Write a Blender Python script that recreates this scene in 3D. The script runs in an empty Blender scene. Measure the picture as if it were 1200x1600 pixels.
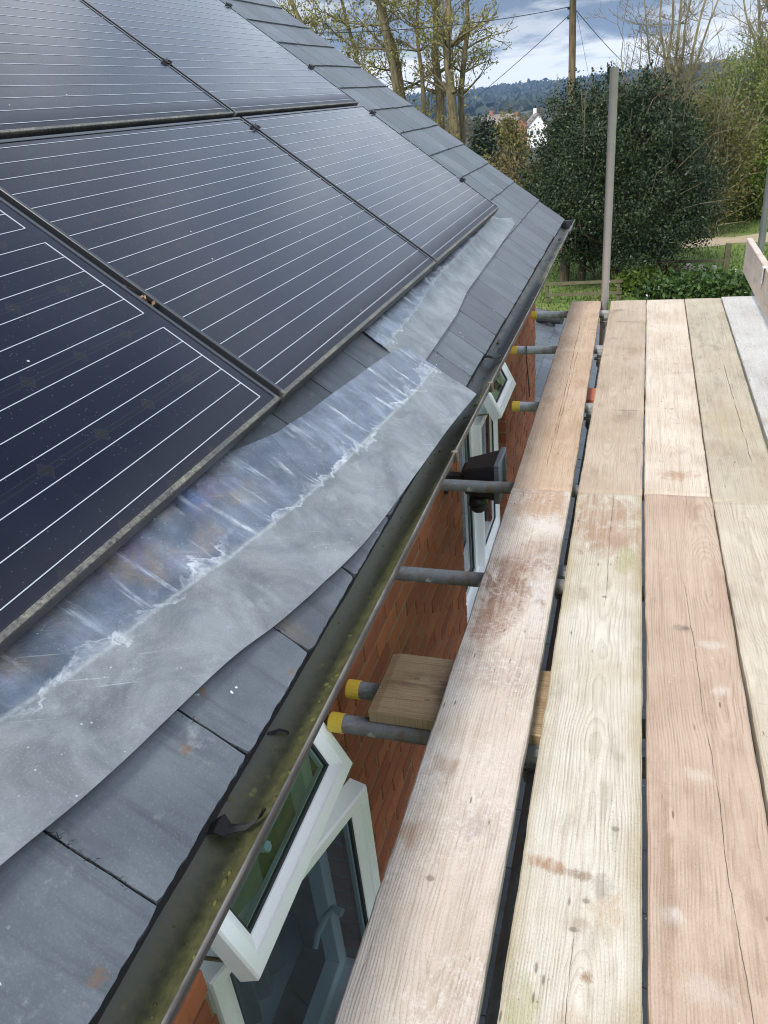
import bpy, bmesh, math, random
import numpy as np
from mathutils import Vector, Matrix, noise as mnoise
random.seed(7); RNG = np.random.default_rng(7)
R = math.radians
SC = bpy.context.scene
COL = SC.collection

# ------------------------------------------------------------------ camera
CAM_H = 1.31
cd = bpy.data.cameras.new('camera'); cam = bpy.data.objects.new('camera', cd); COL.objects.link(cam)
right = Vector((0.95372053, 0.28639937, -0.09161086))
down = Vector((0.05699066, -0.4713077, -0.88012563))
fwd = Vector((-0.29524433, 0.83417292, -0.46581792))
M = Matrix((right, -down, -fwd)).transposed().to_4x4()
M.translation = (0, 0, CAM_H)
cam.matrix_world = M
cd.sensor_fit = 'VERTICAL'; cd.sensor_height = 36.0; cd.lens = 27.0
cd.clip_start = 0.05; cd.clip_end = 20000
SC.camera = cam

# ------------------------------------------------------------------ sky, sun, exposure
SUN_EL, SUN_AZ = R(48), R(197)          # azimuth clockwise from +Y: the sun stands behind the camera
SC.view_settings.view_transform = 'Standard'; SC.view_settings.look = 'None'
SC.view_settings.gamma = 1; SC.view_settings.use_curve_mapping = False
SC.view_settings.exposure = 0.80
SC.cycles.filter_width = 1.05
w = bpy.data.worlds.new('World'); SC.world = w; w.use_nodes = True

class NT:
    """small helper that writes node graphs"""
    def __init__(s, tree): s.t = tree; s.n = tree.nodes; s.l = tree.links
    def new(s, kind, **kw):
        n = s.n.new(kind)
        for k, v in kw.items(): setattr(n, k, v)
        return n
    def put(s, sock, v):
        if isinstance(v, bpy.types.NodeSocket): s.l.new(v, sock)
        elif v is not None:
            if hasattr(sock, 'default_value'):
                try: sock.default_value = v
                except Exception:
                    sock.default_value = (*v, 1.0) if len(v) == 3 else v
    def m(s, op, a, b=None, c=None, clamp=False):
        n = s.new('ShaderNodeMath', operation=op, use_clamp=clamp)
        s.put(n.inputs[0], a)
        if b is not None: s.put(n.inputs[1], b)
        if c is not None: s.put(n.inputs[2], c)
        return n.outputs[0]
    def vm(s, op, a, b=None, sc=None):
        n = s.new('ShaderNodeVectorMath', operation=op)
        s.put(n.inputs[0], a)
        if b is not None: s.put(n.inputs[1], b)
        if sc is not None: s.put(n.inputs['Scale'], sc)
        return n.outputs[1] if op in ('LENGTH', 'DISTANCE', 'DOT_PRODUCT') else n.outputs[0]
    def sep(s, v):
        n = s.new('ShaderNodeSeparateXYZ'); s.put(n.inputs[0], v); return n.outputs
    def comb(s, x=0.0, y=0.0, z=0.0):
        n = s.new('ShaderNodeCombineXYZ')
        for i, v in enumerate((x, y, z)): s.put(n.inputs[i], v)
        return n.outputs[0]
    def noise(s, vec, scale, detail=4, rough=.55, dist=0.0, col=False):
        n = s.new('ShaderNodeTexNoise'); s.put(n.inputs['Vector'], vec)
        n.inputs['Scale'].default_value = scale; n.inputs['Detail'].default_value = detail
        n.inputs['Roughness'].default_value = rough; n.inputs['Distortion'].default_value = dist
        return n.outputs['Color' if col else 'Fac']
    def voro(s, vec, scale, out='Distance', feature='F1', dim='3D'):
        n = s.new('ShaderNodeTexVoronoi', feature=feature, voronoi_dimensions=dim); s.put(n.inputs['Vector'], vec)
        n.inputs['Scale'].default_value = scale; return n.outputs[out]
    def ramp(s, f, a, b, smooth=True):
        n = s.new('ShaderNodeMapRange', interpolation_type='SMOOTHSTEP' if smooth else 'LINEAR')
        s.put(n.inputs[0], f); s.put(n.inputs[1], a); s.put(n.inputs[2], b)
        n.inputs[3].default_value = 0; n.inputs[4].default_value = 1
        return n.outputs[0]
    def mix(s, f, a, b, mode='MIX'):
        n = s.new('ShaderNodeMix', data_type='RGBA', blend_type=mode)
        s.put(n.inputs[0], f); s.put(n.inputs[6], a); s.put(n.inputs[7], b); return n.outputs[2]
    def fmix(s, f, a, b):
        n = s.new('ShaderNodeMix', data_type='FLOAT')
        s.put(n.inputs[0], f); s.put(n.inputs[2], a); s.put(n.inputs[3], b); return n.outputs[0]
    def bump(s, h, strength=.3, dist=.002, normal=None):
        n = s.new('ShaderNodeBump'); n.inputs['Strength'].default_value = strength
        n.inputs['Distance'].default_value = dist; s.put(n.inputs['Height'], h)
        if normal is not None: s.put(n.inputs['Normal'], normal)
        return n.outputs[0]

def rgb(c): return (c[0], c[1], c[2], 1.0)

# world: Nishita daylight with broken cloud over it
g = NT(w.node_tree); g.n.clear()
sky = g.new('ShaderNodeTexSky', sky_type='NISHITA', sun_disc=False)
sky.sun_elevation = SUN_EL; sky.sun_rotation = SUN_AZ; sky.air_density = 1.0; sky.dust_density = 1.2; sky.ozone_density = 1.0
tc = g.new('ShaderNodeTexCoord').outputs['Generated']
o = g.sep(tc)
zc = g.m('MAXIMUM', o[2], 0.0)
inv = g.m('DIVIDE', 1.0, g.m('ADD', zc, 0.09))
p = g.comb(g.m('MULTIPLY', o[0], inv), g.m('MULTIPLY', o[1], inv), 0.0)
pn = g.vm('ADD', p, g.vm('SCALE', g.noise(p, 1.3, 3, col=True), sc=0.55))
n1 = g.noise(pn, 0.62, 7, .56, .3)
n2 = g.noise(g.vm('ADD', pn, (7.3, 2.1, 0)), 1.9, 6, .6)
cover = g.ramp(n1, 0.30, 0.42)
shade = g.ramp(g.m('ADD', g.m('MULTIPLY', n2, .6), g.m('MULTIPLY', n1, .5)), .46, .64)
strk = g.noise(g.comb(g.m('MULTIPLY', o[0], 4.5), g.m('MULTIPLY', o[1], 4.5), g.m('MULTIPLY', zc, 22.0)), 1.7, 7, .6, .35)
shade = g.fmix(g.ramp(zc, .08, .25), g.ramp(strk, .40, .60), shade)
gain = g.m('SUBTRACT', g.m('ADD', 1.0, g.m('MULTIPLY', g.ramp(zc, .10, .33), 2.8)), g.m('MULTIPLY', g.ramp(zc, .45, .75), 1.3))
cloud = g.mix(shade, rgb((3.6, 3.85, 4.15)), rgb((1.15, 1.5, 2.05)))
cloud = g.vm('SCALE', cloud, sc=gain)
lowz = g.m('ADD', zc, g.m('MULTIPLY', g.m('SUBTRACT', strk, .5), .09))
low = g.m('SUBTRACT', 1.0, g.ramp(lowz, 0.026, 0.050))
cloud = g.mix(g.m('MULTIPLY', low, .9), cloud, rgb((6.0, 5.9, 5.7)))
skyc = g.mix(1.0, sky.outputs[0], rgb((.62, .62, .62)), 'MULTIPLY')
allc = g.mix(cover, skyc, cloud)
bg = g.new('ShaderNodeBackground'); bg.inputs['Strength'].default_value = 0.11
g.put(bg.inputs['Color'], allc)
g.l.new(bg.outputs[0], g.new('ShaderNodeOutputWorld').inputs[0])

sd = bpy.data.lights.new('sun', 'SUN'); sd.energy = 2.7; sd.angle = R(12); sd.color = (1.0, .945, .86)
sun = bpy.data.objects.new('sun', sd); COL.objects.link(sun)
sdir = Vector((math.sin(SUN_AZ) * math.cos(SUN_EL), math.cos(SUN_AZ) * math.cos(SUN_EL), math.sin(SUN_EL)))
sun.rotation_euler = sdir.to_track_quat('Z', 'Y').to_euler(); sun.location = (0, -5, 12)

# ------------------------------------------------------------------ object helpers
def link(name, me, mat=None, parent=None, smooth=False, matrix=None):
    if mat is not None and not me.materials:
        for k in (mat if isinstance(mat, (list, tuple)) else [mat]): me.materials.append(k)
    ob = bpy.data.objects.new(name, me); COL.objects.link(ob)
    if parent is not None: ob.parent = parent
    if matrix is not None: ob.matrix_local = matrix
    if smooth and me.polygons: me.polygons.foreach_set('use_smooth', [True] * len(me.polygons))
    return ob
def mesh(name, v, f):
    me = bpy.data.meshes.new(name); me.from_pydata([tuple(x) for x in v], [], f); me.update(); return me
def mesh_np(name, v, quads):
    v = np.asarray(v, np.float32); q = np.asarray(quads, np.int32); k = q.shape[1]
    me = bpy.data.meshes.new(name)
    me.vertices.add(len(v)); me.vertices.foreach_set('co', v.ravel())
    me.loops.add(q.size); me.loops.foreach_set('vertex_index', q.ravel())
    me.polygons.add(len(q)); me.polygons.foreach_set('loop_start', np.arange(0, q.size, k, dtype=np.int32))
    me.update(calc_edges=True); return me
def empty(name, loc=(0, 0, 0)):
    o = bpy.data.objects.new(name, None); COL.objects.link(o); o.location = loc; o.empty_display_size = .1; return o
def tag(o, label=None, cat=None, group=None, kind=None):
    if label: o['label'] = label
    if cat: o['category'] = cat
    if group: o['group'] = group
    if kind: o['kind'] = kind
    return o
def box_vf(x0, x1, y0, y1, z0, z1, off=0):
    v = [(x0, y0, z0), (x1, y0, z0), (x1, y1, z0), (x0, y1, z0), (x0, y0, z1), (x1, y0, z1), (x1, y1, z1), (x0, y1, z1)]
    f = [(3, 2, 1, 0), (4, 5, 6, 7), (0, 1, 5, 4), (1, 2, 6, 5), (2, 3, 7, 6), (3, 0, 4, 7)]
    return v, [tuple(i + off for i in q) for q in f]
def boxes(name, lst):
    V, F = [], []
    for b in lst:
        v, f = box_vf(*b, off=len(V)); V += v; F += f
    return mesh(name, V, F)
def bevelled(me, width, seg=2, ang=40):
    bm = bmesh.new(); bm.from_mesh(me)
    ed = [e for e in bm.edges if len(e.link_faces) == 2 and e.calc_face_angle(0) > R(ang)]
    bmesh.ops.bevel(bm, geom=ed, offset=width, segments=seg, affect='EDGES', profile=.6)
    bm.to_mesh(me); bm.free(); return me
def tube_vf(pts, rad, n=10, cap=True, off=0):
    V, F = [], []
    pts = [Vector(p) for p in pts]
    if not hasattr(rad, '__len__'): rad = [rad] * len(pts)
    up = None
    for i, p in enumerate(pts):
        d = (pts[min(i + 1, len(pts) - 1)] - pts[max(i - 1, 0)]).normalized()
        if up is None or abs(up.dot(d)) > .95: up = Vector((0, 0, 1)) if abs(d.z) < .9 else Vector((1, 0, 0))
        a = d.cross(up).normalized(); b = a.cross(d).normalized(); up = b
        for k in range(n):
            t = 2 * math.pi * k / n
            V.append(p + a * (rad[i] * math.cos(t)) + b * (rad[i] * math.sin(t)))
    for i in range(len(pts) - 1):
        for k in range(n):
            k2 = (k + 1) % n
            F.append((off + i * n + k, off + i * n + k2, off + (i + 1) * n + k2, off + (i + 1) * n + k))
    if cap:
        F.append(tuple(off + k for k in range(n))); F.append(tuple(off + (len(pts) - 1) * n + k for k in reversed(range(n))))
    return V, F
def tube(name, pts, rad, mat, parent=None, n=14):
    v, f = tube_vf(pts, rad, n); ob = link(name, mesh(name, v, f), mat, parent)
    ob.data.polygons.foreach_set('use_smooth', [len(q.vertices) == 4 for q in ob.data.polygons]); return ob
def mitre_frame(wd, ht, prof):
    """closed picture-frame loop; prof = [(inset, out)], local u right, v up, w out"""
    V, F = [], []; n = len(prof)
    cs = [(0, 0, 1, 1), (wd, 0, -1, 1), (wd, ht, -1, -1), (0, ht, 1, -1)]
    for (u, v, su, sv) in cs:
        for (i, d) in prof: V.append((u + su * i, v + sv * i, d))
    for c in range(4):
        c2 = (c + 1) % 4
        for k in range(n):
            k2 = (k + 1) % n
            F.append((c * n + k, c2 * n + k, c2 * n + k2, c * n + k2))
    return V, F
def frame3(orig, eu, ev, ew):
    m = Matrix((Vector(eu), Vector(ev), Vector(ew))).transposed().to_4x4(); m.translation = Vector(orig); return m
def fixn(me):
    bm = bmesh.new(); bm.from_mesh(me); bmesh.ops.recalc_face_normals(bm, faces=bm.faces); bm.to_mesh(me); bm.free(); return me

# ------------------------------------------------------------------ materials
MATS = {}
def mat(name):
    m = bpy.data.materials.new(name); m.use_nodes = True; t = NT(m.node_tree)
    b = m.node_tree.nodes['Principled BSDF']; MATS[name] = m
    t.oc = t.new('ShaderNodeTexCoord').outputs['Object']
    return m, t, b
def simple(name, c, rough=.5, metal=0.0, var=.15, nscale=30, bumps=.15, spec=.5, bdist=.001):
    m, t, b = mat(name)
    n = t.noise(t.oc, nscale, 5, .6)
    n2 = t.noise(t.oc, nscale * .17, 3, .6)
    f = t.m('ADD', t.m('MULTIPLY', t.m('SUBTRACT', n, .5), var * 2), t.m('MULTIPLY', t.m('SUBTRACT', n2, .5), var * 2))
    col = t.mix(1.0, rgb(c), t.comb(t.m('ADD', f, 1.0), t.m('ADD', f, 1.0), t.m('ADD', f, 1.0)), 'MULTIPLY')
    t.put(b.inputs['Base Color'], col)
    t.put(b.inputs['Roughness'], t.m('ADD', t.m('MULTIPLY', t.m('SUBTRACT', n, .5), .25), rough, clamp=True))
    b.inputs['Metallic'].default_value = metal; b.inputs['Specular IOR Level'].default_value = spec
    if bumps: t.put(b.inputs['Normal'], t.bump(n, bumps, bdist))
    return m

def wood(name, base, dark, light, cx=0.0, ring=.0065, seed=0.0, contrast=.5, knots=(), stains=(), cracks=(), grime=.35, edge=None, gritty=0.0, hscale=1.0):
    """plain-sawn weathered softwood; local x across, y along, metres"""
    m, t, b = mat(name)
    c = t.vm('ADD', t.oc, (0, 0, 0)); o = t.sep(c); x, y = o[0], o[1]
    sv = t.comb(t.m('ADD', x, seed), t.m('ADD', y, seed * 3.1), t.m('ADD', o[2], seed))
    xw = x
    kmask = None
    for (kx, ky, kr) in knots:
        dx = t.m('SUBTRACT', x, kx); dy = t.m('SUBTRACT', y, ky)
        d2 = t.m('ADD', t.m('POWER', t.m('DIVIDE', dx, kr * 2.2), 2), t.m('POWER', t.m('DIVIDE', dy, kr * 6), 2))
        push = t.m('DIVIDE', dx, t.m('ADD', t.m('MULTIPLY', d2, 3.0), 1.0))
        xw = t.m('SUBTRACT', xw, t.m('MULTIPLY', push, .8))
        kd = t.m('SQRT', t.m('ADD', t.m('POWER', t.m('DIVIDE', dx, kr), 2), t.m('POWER', t.m('DIVIDE', dy, kr * .75), 2)))
        kd = t.m('ADD', kd, t.m('MULTIPLY', t.m('SUBTRACT', t.noise(sv, 60, 3), .5), .9))
        k1 = t.m('SUBTRACT', 1.0, t.ramp(kd, .55, 1.15))
        kmask = k1 if kmask is None else t.m('MAXIMUM', kmask, k1)
    # slow wander of the pith depth and centre along the board
    yv = t.comb(t.m('MULTIPLY', x, .6), t.m('MULTIPLY', t.m('ADD', y, seed * 3.1), 1.0), seed)
    wand = t.m('SUBTRACT', t.noise(yv, 1.1 * hscale, 3, .5), .5)
    wand2 = t.m('SUBTRACT', t.noise(t.vm('ADD', yv, (5.0, 9.0, 2.0)), .8 * hscale, 2, .5), .5)
    fine = t.m('SUBTRACT', t.noise(t.comb(t.m('MULTIPLY', x, 9), t.m('MULTIPLY', y, 1.6), seed), 3.0, 3, .5), .5)
    h = t.m('ADD', .035, t.m('MULTIPLY', wand, .16))
    xr = t.m('SUBTRACT', t.m('SUBTRACT', xw, cx), t.m('MULTIPLY', wand2, .06))
    r = t.m('SQRT', t.m('ADD', t.m('POWER', xr, 2), t.m('POWER', h, 2)))
    r = t.m('ADD', r, t.m('MULTIPLY', fine, .012))
    ph = t.m('FRACT', t.m('DIVIDE', r, ring))
    late = t.m('MULTIPLY', t.ramp(ph, .35, .86), t.m('SUBTRACT', 1.0, t.ramp(ph, .9, 1.0)))
    amp = t.ramp(t.noise(sv, 5, 4, .6), .3, .68)                       # rings fade in and out under dirt
    late = t.m('MULTIPLY', late, t.fmix(amp, .25, 1.0))
    fib = t.noise(t.comb(t.m('MULTIPLY', x, 260), t.m('MULTIPLY', y, 5), seed), 1.0, 3, .6)
    fib2 = t.noise(t.comb(t.m('MULTIPLY', x, 70), t.m('MULTIPLY', y, 2.2), seed + 4), 1.0, 4, .6)
    big = t.noise(sv, 3.2, 5, .6, .3)
    mid = t.noise(t.comb(t.m('MULTIPLY', x, 14), t.m('MULTIPLY', y, 5), seed + 9), 1.0, 5, .62)
    col = t.mix(t.ramp(big, .3, .7), rgb(base), rgb(light))
    col = t.mix(t.m('MULTIPLY', t.m('MULTIPLY', late, contrast), t.fmix(t.ramp(fib, .35, .65), .35, 1.0)), col, rgb(dark))
    col = t.mix(t.m('MULTIPLY', t.ramp(fib, .50, .72), .22 * contrast + .16), col, rgb([k * .55 for k in dark]))
    col = t.mix(t.m('MULTIPLY', t.ramp(fib2, .48, .72), .34), col, rgb(dark))
    pale = t.noise(t.comb(t.m('MULTIPLY', x, 30), t.m('MULTIPLY', y, 3.5), seed + 17), 1.0, 5, .65)
    col = t.mix(t.m('MULTIPLY', t.ramp(pale, .52, .74), .38), col, rgb([min(k * 1.16 + .02, .8) for k in light]))
    col = t.mix(t.m('MULTIPLY', t.ramp(mid, .52, .72), grime), col, rgb([k * .8 for k in dark]))
    rough = .72
    ht = t.m('ADD', t.m('MULTIPLY', late, .6), t.m('MULTIPLY', fib, .5))
    if edge:                                                          # algae tint creeping in from the long edges
        ec, ew = edge
        ed = t.ramp(t.m('ADD', t.m('ABSOLUTE', x), t.m('MULTIPLY', t.m('SUBTRACT', t.noise(sv, 4, 4), .5), .12)), ew, ew + .06)
        col = t.mix(t.m('MULTIPLY', ed, .62), col, rgb(ec))
    for (sx, sy, rx, ry, sc, st) in stains:
        dx = t.m('DIVIDE', t.m('SUBTRACT', x, sx), rx); dy = t.m('DIVIDE', t.m('SUBTRACT', y, sy), ry)
        d = t.m('SQRT', t.m('ADD', t.m('POWER', dx, 2), t.m('POWER', dy, 2)))
        jit = t.noise(t.comb(t.m('MULTIPLY', t.m('ADD', x, sy), 20), t.m('MULTIPLY', t.m('ADD', y, sx), 11), seed), 1.0, 6, .72, .6)
        d = t.m('ADD', d, t.m('MULTIPLY', t.m('SUBTRACT', jit, .5), 3.4))
        msk = t.m('MULTIPLY', t.m('SUBTRACT', 1.0, t.ramp(d, .25, 1.15)), t.fmix(t.ramp(fib2, .35, .6), .55, 1.0))
        col = t.mix(t.m('MULTIPLY', msk, st), col, rgb(sc))
    if gritty:                                                        # dried cement slurry
        gr = t.noise(sv, 95, 6, .75); gm = t.ramp(t.noise(sv, 6, 5, .65), .42, .62)
        col = t.mix(t.m('MULTIPLY', t.m('MULTIPLY', t.ramp(gr, .48, .6), gm), gritty), col, rgb((.62, .59, .56)))
        ht = t.m('ADD', ht, t.m('MULTIPLY', t.m('MULTIPLY', gr, gm), 1.1 * gritty))
    nk = t.voro(t.comb(t.m('MULTIPLY', t.m('ADD', x, seed), 46), t.m('MULTIPLY', t.m('ADD', y, seed), 9 + seed % 3), seed), 1.0)
    nk = t.m('MULTIPLY', t.m('SUBTRACT', 1.0, t.ramp(nk, .06, .13)), t.ramp(t.noise(sv, 6, 2), .5, .58))
    col = t.mix(t.m('MULTIPLY', nk, .7), col, rgb([k * .35 for k in dark])); ht = t.m('SUBTRACT', ht, nk)
    cross = t.noise(t.comb(t.m('MULTIPLY', x, 7), t.m('MULTIPLY', y, 60), seed + 2), 1.0, 4, .7)
    col = t.mix(t.m('MULTIPLY', t.m('MULTIPLY', t.ramp(cross, .6, .72), t.ramp(t.noise(sv, 4.3, 3), .5, .62)), .3), col, rgb([k * .7 for k in dark]))
    gf = t.noise(t.comb(t.m('MULTIPLY', x, 2.2), y, seed), 210, 2, .6); col = t.mix(t.m('MULTIPLY', t.ramp(gf, .56, .7), .25), col, rgb([min(k * 1.25, .75) for k in light])); col = t.mix(t.m('MULTIPLY', t.m('SUBTRACT', 1.0, t.ramp(gf, .3, .44)), .35), col, rgb([k * .6 for k in dark]))
    jt = t.m('MULTIPLY', t.m('SUBTRACT', t.noise(sv, 240, 3, .75), .5), .16)
    sp = t.m('ADD', t.voro(sv, 23, dim='2D'), jt); col = t.mix(t.m('MULTIPLY', t.m('SUBTRACT', 1.0, t.ramp(sp, -.02, .05)), t.m('MULTIPLY', t.ramp(t.noise(sv, 5, 2), .56, .62), .75)), col, rgb((.09, .06, .04)))
    sp = t.m('ADD', t.voro(t.vm('ADD', sv, (3, 1, 0)), 15, dim='2D'), jt); col = t.mix(t.m('MULTIPLY', t.m('SUBTRACT', 1.0, t.ramp(sp, -.02, .06)), t.m('MULTIPLY', t.ramp(t.noise(sv, 4, 2), .55, .62), .6)), col, rgb((.56, .54, .5)))
    if kmask is not None:
        col = t.mix(t.m('MULTIPLY', kmask, .62), col, rgb([k * .5 for k in dark]))
    for (cx0, slope, y0, y1, wid) in cracks:
        wob = t.m('MULTIPLY', t.m('SUBTRACT', t.noise(t.comb(seed + cx0 * 9, t.m('MULTIPLY', y, 4), 0), 1.0, 4, .6), .5), .022)
        dd = t.m('ABSOLUTE', t.m('SUBTRACT', t.m('SUBTRACT', x, cx0), t.m('ADD', t.m('MULTIPLY', y, slope), wob)))
        ln = t.m('SUBTRACT', 1.0, t.ramp(dd, wid * .4, wid * 1.2))
        ends = t.m('MULTIPLY', t.ramp(y, y0, y0 + .15), t.m('SUBTRACT', 1.0, t.ramp(y, y1 - .15, y1)))
        ln = t.m('MULTIPLY', ln, ends)
        ln = t.m('MULTIPLY', ln, t.fmix(t.ramp(t.noise(t.comb(0, t.m('MULTIPLY', y, 9), seed), 1.0, 3), .38, .5), .25, 1.0)); col = t.mix(t.m('MULTIPLY', ln, .8), col, rgb((.07, .05, .035))); ht = t.m('SUBTRACT', ht, t.m('MULTIPLY', ln, 2.0))
    t.put(b.inputs['Base Color'], col)
    t.put(b.inputs['Roughness'], t.m('ADD', .62, t.m('MULTIPLY', t.m('SUBTRACT', mid, .4), .3), clamp=True))
    b.inputs['Specular IOR Level'].default_value = .35
    t.put(b.inputs['Normal'], t.bump(ht, .8, .0018))
    return m

def slate_mat(name='slate_grey', base=(.062, .074, .090), spots=True):
    m, t, b = mat(name)
    oi = t.new('ShaderNodeObjectInfo'); rnd = oi.outputs['Random']
    v = t.vm('ADD', t.oc, t.comb(t.m('MULTIPLY', rnd, 37.0), t.m('MULTIPLY', rnd, 91.0), 0.0))
    o = t.sep(v)
    streak = t.noise(t.comb(t.m('MULTIPLY', o[0], 26), t.m('MULTIPLY', o[1], 3.0), rnd), 1.0, 5, .65, .4)
    cl = t.noise(v, 4.5, 5, .6); fn = t.noise(v, 90, 4, .6)
    col = t.mix(t.ramp(cl, .3, .7), rgb([k * .72 for k in base]), rgb([base[0] * 1.35, base[1] * 1.3, base[2] * 1.22]))
    col = t.mix(t.m('MULTIPLY', t.ramp(streak, .48, .7), .65), col, rgb([k * .42 for k in base]))
    col = t.mix(t.m('MULTIPLY', t.ramp(t.noise(t.vm('ADD', v, (8, 3, 1)), 13, 6, .7), .6, .74), .4), col, rgb((.27, .29, .30)))
    val = t.m('ADD', .66, t.m('MULTIPLY', rnd, .5))
    col = t.mix(1.0, col, t.comb(val, val, val), 'MULTIPLY')
    gf = t.noise(v, 300, 2, .6); col = t.mix(t.m('MULTIPLY', t.ramp(gf, .56, .7), .16), col, rgb((.2, .215, .23))); col = t.mix(t.m('MULTIPLY', t.m('SUBTRACT', 1.0, t.ramp(gf, .3, .43)), .2), col, rgb((.03, .034, .04)))
    lic = t.ramp(t.noise(t.vm('ADD', v, (4, 4, 4)), 24, 6, .72), .62, .7); col = t.mix(t.m('MULTIPLY', t.m('MULTIPLY', lic, t.ramp(cl, .45, .6)), .35), col, rgb((.25, .245, .20)))
    if spots:
        sp = t.voro(v, 3.6, dim='2D'); jit = t.m('MULTIPLY', t.m('SUBTRACT', t.noise(v, 75, 5, .75), .5), .17)
        col = t.mix(t.m('MULTIPLY', t.m('SUBTRACT', 1.0, t.ramp(t.m('ADD', sp, jit), .0, .05)), t.m('MULTIPLY', t.ramp(rnd, .42, .45), .75)), col, rgb((.115, .06, .026)))
        tl = t.voro(t.comb(o[0], t.m('MULTIPLY', o[1], .3), 3.0), 3.6, dim='2D')
        col = t.mix(t.m('MULTIPLY', t.m('SUBTRACT', 1.0, t.ramp(t.m('ADD', tl, jit), .0, .12)), .45), col, rgb((.12, .085, .055)))
        ws = t.voro(t.vm('ADD', v, (2, 5, 0)), 17, dim='2D'); gate = t.ramp(t.noise(t.vm('ADD', v, (1, 1, 7)), 4, 2), .58, .64)
        col = t.mix(t.m('MULTIPLY', t.m('SUBTRACT', 1.0, t.ramp(t.m('ADD', ws, t.m('MULTIPLY', t.m('SUBTRACT', t.noise(v, 190, 3, .7), .5), .2)), .0, .06)), gate), col, rgb((.6, .62, .6)))
    t.put(b.inputs['Base Color'], col)
    t.put(b.inputs['Roughness'], t.m('ADD', .38, t.m('MULTIPLY', cl, .25)))
    t.put(b.inputs['Normal'], t.bump(t.m('ADD', t.m('MULTIPLY', streak, .8), t.m('ADD', t.m('MULTIPLY', cl, .8), t.m('MULTIPLY', fn, .3))), .55, .0028))
    return m

def brick_mat():
    m, t, b = mat('red_brick')
    rnd = t.new('ShaderNodeObjectInfo').outputs['Random']
    v = t.vm('ADD', t.oc, t.comb(t.m('MULTIPLY', rnd, 17.0), t.m('MULTIPLY', rnd, 53.0), 0.0))
    o = t.sep(v)
    n = t.noise(v, 14, 5, .65)
    drag = t.noise(t.comb(o[0], t.m('MULTIPLY', o[1], 60), t.m('MULTIPLY', o[2], 12)), 1.0, 4, .7)
    col = t.mix(rnd, rgb((.205, .055, .021)), rgb((.325, .10, .038)))
    col = t.mix(t.m('MULTIPLY', t.ramp(n, .45, .75), .6), col, rgb((.15, .045, .022)))
    col = t.mix(t.m('MULTIPLY', t.ramp(drag, .58, .76), .7), col, rgb((.10, .035, .02)))
    t.put(b.inputs['Base Color'], col); b.inputs['Roughness'].default_value = .9
    t.put(b.inputs['Normal'], t.bump(t.m('ADD', n, drag), .8, .005))
    return m

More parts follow.
